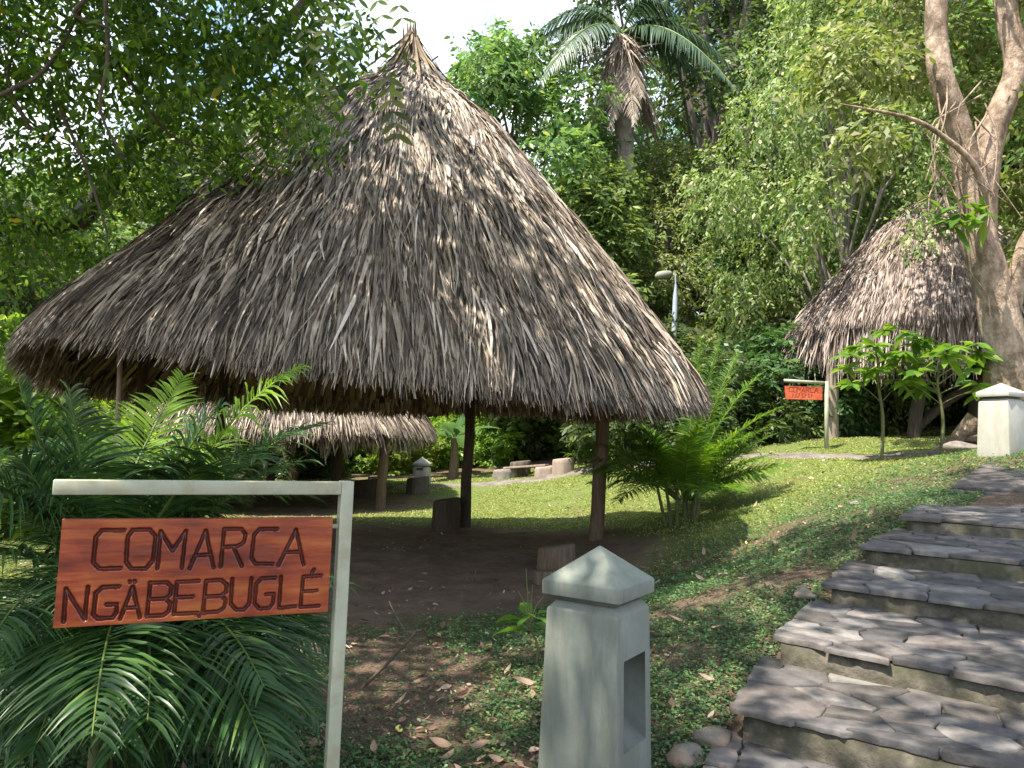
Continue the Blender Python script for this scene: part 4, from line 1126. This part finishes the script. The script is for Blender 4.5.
# the near tree whose boughs hang over the viewer and the hut's long slope
r_ = np.random.default_rng(33)
ob = V3(-6.2, 4.2, 0); ob[2] = G(ob[0], ob[1])
over = thing("overhanging_tree", "near tree with dark leaves and thin twigs hanging over the long thatch slope", "tree", ob)
wb = []
def clus(px, py, d, R): wb.append((P(px, py, d), R))
for (px, py, d, R) in [(-40, 20, 5.5, .7), (40, 60, 5.8, .6), (110, 30, 5.2, .6), (170, 80, 6.0, .6), (60, 150, 6.2, .55), (130, 150, 6.6, .5), (0, 210, 6.4, .6), (80, 240, 7.0, .5), (190, 20, 4.8, .5),
                       (240, 60, 5.6, .5), (230, 130, 6.4, .42), (280, 20, 5.0, .42), (305, 75, 5.8, .36), (340, 30, 5.2, .28), (260, 170, 6.8, .34), (180, 190, 6.9, .4), (-60, 130, 6.0, .7), (-30, 300, 6.8, .5), (355, 5, 4.6, .22), (140, -40, 5.0, .7), (260, -40, 4.8, .5), (0, -40, 5.0, .8),
                       (320, 120, 6.6, .22), (285, 110, 6.2, .3)]: clus(px, py, d, R)
wp, wq = blob_points(wb, 2300, r_, .15)
lv1 = sprays(wp, wq * .6, r_, 9, .30, .075, .034, .75, k=2, prof=(.25, 1, .08), fold=0)
# unseen canopy over the viewer, added and shaped to shade front, roof and steps
cb = []
for k in range(46):
    x, y, z = r_.uniform(-7.2, -.6), r_.uniform(-3.5, 4.6), r_.uniform(6.6, 8.8)
    cb.append((V3(x, y, z), r_.uniform(.55, .95)))
for x, y, z in [(-6.5, 5.5, 8), (-7.5, 6.5, 7.6), (-8, 4.5, 7), (-5.2, 5.0, 8.6), (-4.4, 4.2, 8.8), (-7.4, 8.2, 7.2), (.4, -.8, 7.5), (.2, 1.0, 8), (-5.6, 6.2, 8.7), (-6.6, 7.4, 8.2), (-3.4, 4.8, 8.0), (-2.5, 4.8, 8.1), (-1.6, 5.3, 7.7), (-2.9, 6.5, 8.5), (-3.9, 6.0, 8.4), (-4.6, 7.2, 8.2), (-3.4, 7.6, 8.8),
                (-1.0, 2.3, 7.4), (-.2, 3.0, 7.5), (.6, 3.6, 7.6), (-.4, 4.1, 7.7), (.9, 2.4, 7.4), (.2, 1.8, 7.6), (1.2, 1.2, 7.6), (-.6, .8, 7.4), (1.6, 4.4, 7.8), (1.4, 3.2, 8.2), (0, 2.5, 8.0), (.8, 3.0, 7.4), (1.8, 4.9, 8.2), (2.3, 4.2, 8.4), (.5, 1.2, 7.8), (1.9, 2.3, 8.0)]:
    cb.append((V3(x, y, z), .9))
def off_ray(c, tgt):
    v = c - tgt; return np.linalg.norm(v - SUN * (v @ SUN))
holes = [on_ground(500, 655), on_ground(455, 685), on_ground(150, 730), V3(1.15, 7.4, E + .9), V3(.75, 7.1, E + 1.6), V3(.45, 7.3, E + 2.2), on_ground(960, 690), on_ground(690, 600)]
cb = [b for b in cb if min(off_ray(b[0], h) for h in holes) > .62]  # drop canopy clumps that would block sun to the chosen spots
cp_, cq = blob_points(cb, 5000, r_, .2)
lv2 = sprays(cp_, cq, r_, 8, .45, .17, .08, .4)
# a few single sprays close by
def twig(px0, py0, px1, py1, d, m, ll, lw):
    a, b = P(px0, py0, d), P(px1, py1, d + .1); dd = nrm(b - a); L = np.linalg.norm(b - a)
    s = nrm(np.cross(dd, V3(0, 1, 0))); f = np.linspace(.12, 1, m); q = np.repeat(f, 2); sg_ = np.tile([-1.0, 1.0], m)
    base = a + dd * (q * L)[:, None]
    D = nrm(s * sg_[:, None] + dd * .45 + .15 * r_.standard_normal((2 * m, 3)))
    U = nrm(np.cross(D, V3(0, -1, .4)) + .2 * r_.standard_normal((2 * m, 3)))
    return strips(base, D, U, ll * (.8 + .4 * r_.random(2 * m)), lw, V3(0, 0, -.3) * np.full((2 * m, 1), ll * .5), 4, [.2, .85, 1, .7, .06], .2)
near = [twig(386, 70, 397, 134, 3.2, 6, .075, .034), twig(395, -10, 402, 18, 3.2, 3, .06, .027), twig(360, -10, 345, 60, 3.4, 6, .06, .026), twig(330, -10, 318, 88, 3.6, 7, .062, .027), twig(372, -20, 385, 30, 3.3, 4, .06, .026), twig(300, 20, 330, 110, 3.9, 7, .062, .026)]
crown_o = rel(mk("crown", [lv1, lv2], M['leaf_over']), over)  # hanging boughs plus the added shade canopy
for w_ in near: rel(mk("leafy_twig", [w_], M['leaf_mid'], smooth=True), over)
lim = tube(curve_pts([ob - V3(0, 0, .3), ob + V3(.1, .1, 2), V3(-5.9, 4.1, 4.2), V3(-5.2, 2.6, 6.4), V3(-3.5, .8, 7.6), V3(-1.4, .2, 8)], 22), np.linspace(.3, .07, 22), 12, 3, .12)
lim += tube(curve_pts([V3(-5.9, 4.1, 4.0), P(35, 226, 7.0), P(148, 129, 6.6), P(270, 40, 6.2), P(330, -30, 6)], 20), np.linspace(.14, .03, 20), 8, 4, .12)
lim += tube(curve_pts([V3(-5.9, 4.1, 4.2), V3(-6.6, 5.5, 6.5), V3(-6.8, 6.6, 7.8)], 8), np.linspace(.14, .05, 8), 8, 4, .12)
for pts in [[(0, 95, 5), (45, 70, 5), (80, 10, 5), (88, -20, 5)], [(105, -10, 4.6), (108, 60, 4.7), (100, 110, 4.8), (125, 160, 5)], [(-10, 20, 5.2), (40, 40, 5.3), (84, 46, 5.4)], [(60, 110, 5.5), (85, 165, 5.6), (108, 235, 5.8)], [(112, 55, 5.2), (140, 95, 5.5), (170, 135, 5.7), (210, 150, 5.8)], [(90, -5, 4.4), (75, 15, 4.5), (110, 28, 4.6)], [(30, 130, 5.6), (8, 80, 5.4), (22, 30, 5.2)]]:
    lim += tube(curve_pts([P(*a) for a in pts], 10), np.linspace(.016, .007, 10), 6, 1, .1, False)
for b, R in wb[::2]:
    lim += tube(curve_pts([V3(-5.6, 4.0, 4.6), (b + V3(-5.6, 4.0, 4.6)) / 2 + V3(0, 0, .5), b], 8), np.linspace(.03, .008, 8), 6, 2, .1, False)
rel(mk("trunk", lim, M['bark'], smooth=True), over)

# big forked tree at the bank
r_ = np.random.default_rng(44)
ft = gp(1004, 450, 10.4)
fork = thing("forked_tree", "big pale barked tree forking into two trunks above the sunlit bollard", "tree", ft)
D_ = 10.4
def fk(pts, r0, r1, n=18, sd=12, seed=0, bp=.1):
    return tube(curve_pts([P(*a) for a in pts], n), np.linspace(r0, r1, n), sd, seed, bp)
tr_ = fk([(1022, 475, D_), (1008, 400, D_), (1002, 330, D_), (985, 260, D_), (972, 215, D_)], .30, .21, 16, 18, 1, .09)
tr_ += fk([(985, 262, D_), (972, 200, D_), (958, 130, D_), (942, 80, D_ - .1), (936, 40, D_), (936, -10, D_), (930, -90, D_)], .19, .12, 22, 14, 2, .14)
tr_ += fk([(980, 245, D_), (984, 180, D_), (996, 120, D_), (1016, 70, D_), (1008, 20, D_), (1004, -30, D_), (1010, -120, D_)], .19, .13, 22, 14, 3, .14)
tr_ += fk([(985, 240, D_ - .2), (984, 200, D_ - .35), (974, 165, D_ - .5), (945, 138, D_ - .6), (915, 120, D_ - .7), (872, 110, D_ - .9), (840, 104, D_ - 1)], .06, .008, 22, 9, 4, .1)
tr_ += fk([(1010, 320, D_), (1018, 270, D_ - .2), (1030, 235, D_ - .3), (1060, 190, D_ - .3), (1075, 90, D_), (1070, -40, D_), (1090, -110, D_)], .12, .05, 22, 10, 5, .12)
for k in range(16):
    x0, y0 = 930 + r_.random() * 60, 60 + r_.random() * 130
    tr_ += fk([(x0, y0, D_ - .3), (x0 + r_.normal() * 25, y0 + 40, D_ - .4), (x0 + r_.normal() * 35, y0 + 90 + r_.random() * 40, D_ - .5)], .014, .006, 7, 5, k, 0)
# surface roots
for a in (.3, 1.5, 2.7, 3.9, 5.0):
    b = V3(ft[0] + .3 * math.cos(a), ft[1] + .3 * math.sin(a), ft[2] + .35); e = V3(ft[0] + .95 * math.cos(a), ft[1] + .95 * math.sin(a), 0); e[2] = G(e[0], e[1]) - .05
    tr_ += tube(curve_pts([b, (b + e) / 2 - V3(0, 0, .08), e], 6), [.16, .13, .1, .08, .06, .04], 8, 2, .1)
rel(mk("trunk", tr_, M['bark_pale'], smooth=True), fork)
fbm_b = []
for (px, py, d, R) in [(1010, -140, 10.6, 1.2), (1090, -60, 10, 1.0), (1080, 120, 10.3, .7), (1150, -150, 9.6, 1.2), (1050, -200, 11, 1.2), (1060, 30, 11.2, .8), (1040, 180, 11.2, .6), (900, 60, 11.2, .5), (985, 90, 11.6, .6), (960, 30, 11.8, .6), (850, 60, 10.6, .6), (870, 130, 10.0, .4), (1030, 250, 11.3, .5), (910, -20, 11.3, .6)]:
    fbm_b.append((P(px, py, d), R))
p, q = blob_points(fbm_b, 3300, r_, .3)
rel(mk("crown", [sprays(p, q, r_, 8, .45, .14, .06, .5)], M['leaf_pale']), fork)
# a broad dark-leaved epiphyte on the fork
ep = P(962, 215, 9.9)
n = 34; dd = nrm(r_.standard_normal((n, 3)) * np.array([1, .6, .35]) + np.array([0, -.3, .12]))
ept = thing("broad_leaf_plant", "glossy dark leaved plant growing on the fork of the pale trunk", "plant", ep)
U = nrm(np.cross(dd, V3(0, -.4, 1)) + .2 * r_.standard_normal((n, 3)))
rel(mk("leaves", [strips(np.repeat(ep[None], n, 0) + .12 * r_.standard_normal((n, 3)), dd, U, .22 + .22 * r_.random(n), .12, V3(0, 0, -.12) * np.ones((n, 1)), 4, [.15, .85, 1, .65, .05], .2)], M['leaf_broad'], smooth=True), ept)
rel(mk("stem", tube(curve_pts([ep + V3(.25, .3, -.2), ep + V3(.1, .1, 0), ep], 6), .015, 6), M['stem_green']), ept)

# ------------------------------------------------------------------ saplings, banana and small plants
def leafy_sapling(px, py, d, top, label, seed, nwh=9, ll=.30, lw=.11, spread=1.0):
    r_ = np.random.default_rng(seed)
    b = gp(px, py, d); zt = P(px, top, d)[2]; H = zt - b[2]
    t = thing("sapling", label, "sapling", b, 0, "saplings in front of the smaller hut")
    c = curve_pts([b - V3(0, 0, .1), b + V3(.03, 0, H * .35), b + V3(-.04, 0, H * .7), b + V3(.03, 0, H * .93)], 12)
    st_ = tube(c, np.linspace(.028, .01, 12), 7, seed, .08)
    lv = []
    for k in range(nwh):
        f = .42 + .56 * (k + .5) / nwh; p0 = c[min(11, int(f * 12))]; a = k * 2.4 + r_.random()
        reach = spread * (.2 + .55 * (1 - abs(f - .65)) * r_.uniform(.6, 1.1))
        tip = p0 + V3(math.cos(a) * reach, math.sin(a) * reach * .8, .12 + .22 * r_.random())
        st_ += tube(curve_pts([p0, (p0 + tip) / 2 + V3(0, 0, .05), tip], 6), np.linspace(.009, .004, 6), 5, 1, 0, False)
        m = 9; aa = np.arange(m) * 6.283 / m + r_.random()
        D = nrm(np.stack([np.cos(aa), np.sin(aa), -.12 + .25 * r_.standard_normal(m)], 1) + .5 * nrm(tip - p0))
        U = nrm(np.cross(D, V3(0, 0, 1) + .3 * r_.standard_normal((m, 3))))
        lv.append(strips(np.repeat(tip[None], m, 0), D, U, ll * (.7 + .5 * r_.random(m)), lw * (.8 + .4 * r_.random(m)), V3(0, 0, -1) * (ll * .3 * (1 + .5 * r_.random(m)))[:, None], 4, [.12, .75, 1, .75, .05], .25))
    rel(mk("stem", st_, M['stem_green'], smooth=True), t); rel(mk("leaves", lv, M['leaf_broad'], smooth=True), t)
leafy_sapling(881, 449, 10.6, 342, "slender yellow green sapling left of its darker twin before the smaller hut".replace(" left of", " next to"), 3, 17, .25, .10, .75)
leafy_sapling(941, 447, 10.3, 352, "sapling with larger glossy leaves standing nearer the sunlit bollard", 8, 17, .29, .115, 1.0)

def big_leaf(base, d0, L, W, arch, r_):
    s = np.linspace(0, 1, 12)
    d0 = nrm(d0); hor = nrm(V3(d0[0], d0[1], 0) + 1e-5)
    c = base + d0 * (L * s)[:, None] + (hor * .2 - V3(0, 0, 1)) * (arch * L * s ** 2)[:, None]
    T = nrm(np.gradient(c, axis=0)); S = nrm(np.cross(T, V3(0, 0, 1))); N = np.cross(S, T)
    w = W * np.array([.04, .05, .1, .55, .85, 1, 1, .95, .85, .68, .42, .04]) / 2
    rows = []
    for u, f in ((-1, .16), (-.5, .12), (0, 0), (.5, .12), (1, .16)):
        rows.append(c + S * (w * u)[:, None] + N * (w * f * 1.5 + .02 * W * r_.standard_normal(12) * abs(u))[:, None])
    V = np.stack(rows, 1).reshape(-1, 3)
    F = np.array([[i * 5 + j, i * 5 + j + 1, i * 5 + 5 + j + 1, i * 5 + 5 + j] for i in range(11) for j in range(4)])
    return V, F
def banana(px, py, d, H, label, seed, nl=8, L=1.3, W=.42, name="banana_plant"):
    r_ = np.random.default_rng(seed); b = gp(px, py, d)
    t = thing(name, label, "plant", b, 0, "banana plants behind the lawn")
    rel(mk("trunk", tube(curve_pts([b - V3(0, 0, .2), b + V3(.04, 0, H * .5), b + V3(0, 0, H)], 9), np.linspace(.14, .07, 9), 10, seed, .12), M['wood_post'], smooth=True), t)
    for k in range(nl):
        a = k * 2.4 + seed; el = .45 + .75 * r_.random()
        V, F = big_leaf(b + V3(0, 0, H * .96), V3(math.cos(a) * math.cos(el), math.sin(a) * math.cos(el), math.sin(el)), L * r_.uniform(.8, 1.15), W * r_.uniform(.8, 1.1), r_.uniform(.3, .75), r_)
        rel(mk("leaf", [(V, F)], M['banana'], smooth=True), t)
banana(452, 484, 18.3, .95, "banana plant with big drooping blue green leaves right behind the slim black post".replace(" right", ""), 2, 9, 1.2, .42)
banana(292, 492, 18.6, 1.1, "banana plant with wide leaves between the low hut posts", 5, 8, 1.4, .5)
banana(330, 492, 19.4, 1.0, "bluish banana plant peering under the low thatch", 9, 7, 1.4, .5)
banana(545, 470, 21.0, 1.0, "tall leafy plant in shade behind the pale log bench", 13, 9, .9, .3)

def small_plant(px, py, label, seed, H, n, ll, lw, d=None, twigs=True):
    r_ = np.random.default_rng(seed); b = on_ground(px, py) if d is None else gp(px, py, d)
    t = thing("small_plant", label, "plant", b)
    c = curve_pts([b - V3(0, 0, .05), b + V3(.02, 0, H * .3), b + V3(-.03, .0, H * .62), b + V3(.0, 0, H * .8)], 8)
    st_ = tube(c, np.linspace(.009, .005, 8), 6)
    if twigs:
        for dx, hh in ((-.10, 1.15), (-.06, 1.5), (.05, 1.1), (-.02, 1.25)):
            st_ += tube(curve_pts([c[5], c[6] + V3(dx * .4, 0, H * .2), b + V3(dx, 0, H * hh)], 5), .0028, 5)
    rel(mk("stem", st_, M['stem_green'], smooth=True), t)
    a = np.arange(n) * 2.4; el = .1 + .35 * r_.random(n)
    D = nrm(np.stack([np.cos(a), np.sin(a) * .9, el], 1)); p = c[4 + (np.arange(n) % 4)]
    U = nrm(np.cross(D, V3(0, 0, 1) + .25 * r_.standard_normal((n, 3))))
    rel(mk("leaves", [strips(p + D * .03, D, U, ll * (.7 + .5 * r_.random(n)), lw * (.8 + .3 * r_.random(n)), V3(0, 0, -1) * (ll * .35 * (.6 + r_.random(n)))[:, None], 5, [.1, .7, 1, .9, .5, .04], .22)], M['leaf_broad'], smooth=True), t)
small_plant(534, 668, "small leafy seedling with thin bare twigs beside the near bollard", 4, .36, 11, .19, .085)
small_plant(578, 470, "pale spiky plant beside the yellowish stump on the lawn edge", 6, .5, 12, .4, .07, d=17.2, twigs=False)

# fallen stick and leaning bark
a_, b_ = on_ground(362, 692), P(418, 630, 4.05); b_[2] = max(b_[2], G(b_[0], b_[1]) + .05)
mid = (a_ + b_) / 2 + V3(.03, 0, .03)
pc = tube(curve_pts([a_ + V3(0, 0, .01), mid, b_], 10), np.linspace(.011, .006, 10), 7, 1, .15) + tube(curve_pts([mid * .35 + b_ * .65, mid * .2 + b_ * .8 + V3(-.1, .05, .08), b_ + V3(-.17, .1, .12)], 5), .004, 5)
tag(mk("fallen_branch", pc, M['twig'], smooth=True), "thin bare fallen branch lying on weeds beside the sign post", "branch")
f0, f1 = P(985, 378, 13.0), P(915, 420, 13.2)
f1[2] = G(f1[0], f1[1]) + .12
tag(mk("fallen_log", tube(curve_pts([f0, (f0 + f1) / 2 + V3(0, 0, .1), f1], 10), np.linspace(.11, .06, 10), 10, 5, .2), M['wood_dark'], smooth=True), "dark leaning fallen log in shade under the smaller hut", "log")

# ------------------------------------------------------------------ ground cover
def in_view(x, y, pad=1.12):
    v = np.stack([x, y, np.zeros_like(x)], 1) - EYE[None] * np.array([1, 1, 0])
    return (y > 1.0) & (np.abs(x) < y * .665 * pad + .9)
def stairs_clear(x, y):
    q = np.stack([x - SO[0], y - SO[1]], 1); u = q @ NOSE_DIR[:2]; w = q @ STAIR_DIR[:2]
    # left edge of the treads as a polyline in (x,y)
    L_ = np.array([t[0] for t in TR] + [tuple(TR[-1][0] + STAIR_DIR[:2] * .9)])
    wl_ = (L_ - SO[:2]) @ STAIR_DIR[:2]; ul_ = (L_ - SO[:2]) @ NOSE_DIR[:2]
    ue = np.interp(w, wl_, ul_)
    return ~((u > ue - .03) & (w > -.75) & (w < 3.0)) & ~((u > ue + .3) & (w >= 2.9) & (w < 5.2))
def scatter(n, ymin, ymax, pw, r_, xpad=1.12):
    y = ymin + (ymax - ymin) * r_.random(n) ** pw
    x = (r_.random(n) * 2 - 1) * (y * .665 * xpad + .9)
    k = stairs_clear(x, y); return x[k], y[k]
r_ = np.random.default_rng(60)
# low broad-leaved weeds, densest in front
x, y = scatter(560000, 1.6, 9.5, 1.3, r_)
e = earth_mask(x, y); pat = fbm(x * 1.6, y * 1.6, 31, 4)
k = (r_.random(len(x)) < np.clip((pat - .28) * 5, .08, 1)) & (r_.random(len(x)) > e * 1.5 - .08) & (r_.random(len(x)) > lawn_mask(x, y) * .9)
x, y = x[k], y[k]; n = len(x)
a = r_.random(n) * 6.283; el = r_.random(n) * .8
D = np.stack([np.cos(a) * np.cos(el), np.sin(a) * np.cos(el), np.sin(el)], 1)
U = nrm(np.cross(D, V3(0, 0, 1) + .4 * r_.standard_normal((n, 3))))
ll = (.008 + .015 * r_.random(n) ** 1.4) * (1 + .05 * y)
z = gz(x, y) + .004 + .035 * r_.random(n) ** 2
tag(mk("ground_cover", [strips(np.stack([x, y, z], 1), D, U, ll, ll * .62, V3(0, 0, -1) * (ll * .25)[:, None], 2, [.35, 1, .1])], M['herb']), "low small leaved weeds creeping over the shady ground", "weeds", kind="stuff")
# grass of the lawn
x, y = scatter(420000, 5.0, 20, 1.0, r_)
lm = lawn_mask(x, y); e = earth_mask(x, y); pat = fbm(x * 1.1, y * 1.1, 17, 4)
k = (r_.random(len(x)) < lm * np.clip(.12 + (pat - .36) * 4.5, .05, 1)) & (r_.random(len(x)) > e * 1.5)
x, y = x[k], y[k]; n = len(x)
D = nrm(np.stack([.55 * r_.standard_normal(n), .55 * r_.standard_normal(n), np.full(n, .8)], 1))
U = nrm(np.cross(D, r_.standard_normal((n, 3))))
ll = (.016 + .030 * r_.random(n)) * (.8 + .03 * y)
tag(mk("grass", [strips(np.stack([x, y, gz(x, y) - .005], 1), D, U, ll, .007 + .0008 * y, V3(0, 0, -1) * (ll * .35)[:, None], 2, [.9, .8, .1])], M['grass']), "short sunlit lawn grass on the slope", "grass", kind="stuff")
# leaf litter
x, y = scatter(20000, 1.6, 14, 1.35, r_)
pat = fbm(x * 1.2, y * 1.2, 71, 3); e = earth_mask(x, y)
k = (r_.random(len(x)) < np.clip((pat - .36) * 4, .05, 1) * np.where(y > 7, .45, 1)) & (r_.random(len(x)) > e * .6)
x, y = x[k], y[k]; n = len(x)
a = r_.random(n) * 6.283; D = nrm(np.stack([np.cos(a), np.sin(a), .3 * r_.standard_normal(n)], 1))
U = nrm(np.cross(D, V3(0, 0, 1) + .4 * r_.standard_normal((n, 3))))
ll = .015 + .065 * r_.random(n) ** 2.6
tag(mk("leaf_litter", [strips(np.stack([x, y, gz(x, y) + .012 + .015 * r_.random(n)], 1), D, U, ll, ll * .5, V3(0, 0, 1) * (ll * .3 * r_.standard_normal(n))[:, None], 3, [.15, .9, .85, .05], .3)], M['leaf_dry']), "brown dead leaves scattered over the ground", "leaf litter", kind="stuff")
# individually visible big dead leaves
for k, (px, py, L, lab) in enumerate([(524, 692, .13, "broad tan dead leaf lying flat just beside the near bollard"), (440, 757, .10, "curled brown dead leaf on weeds near the lower edge"), (373, 761, .055, "small yellow leaf fallen at the sign post"), (270, 741, .08, "brown dead leaf beneath the palm fronds"), (480, 758, .09, "pale crinkled dead leaf at the lower edge near the bollard"),
                                       (718, 637, .09, "brown dead leaf on the slope beside the third step"), (706, 690, .08, "reddish dead leaf beside the second step"), (676, 628, .10, "tan dead leaf on weeds close above the near bollard's slot"), (700, 585, .09, "brown dead leaf in patchy shade midway to the palm"), (420, 690, .09, "tan dead leaf beside the fallen branch")]):
    p = on_ground(px, py); rr = np.random.default_rng(k); a = rr.random() * 6.28
    D = nrm(V3(math.cos(a), math.sin(a) * .5, .1))[None]; U = nrm(np.cross(D, V3(0, -.3, 1)))
    V, F = strips(np.zeros((1, 3)) - D * L / 2, D, U, L, L * .55, V3(0, 0, .02)[None], 7, [.08, .5, .85, 1, .95, .75, .4, .03], .3)
    o = mk("fallen_leaf", [(V, F)], M['leaf_dry'], smooth=True); o.location = tuple(p + V3(0, 0, .045))
    tag(o, lab, "leaf", "large dead leaves on the ground")
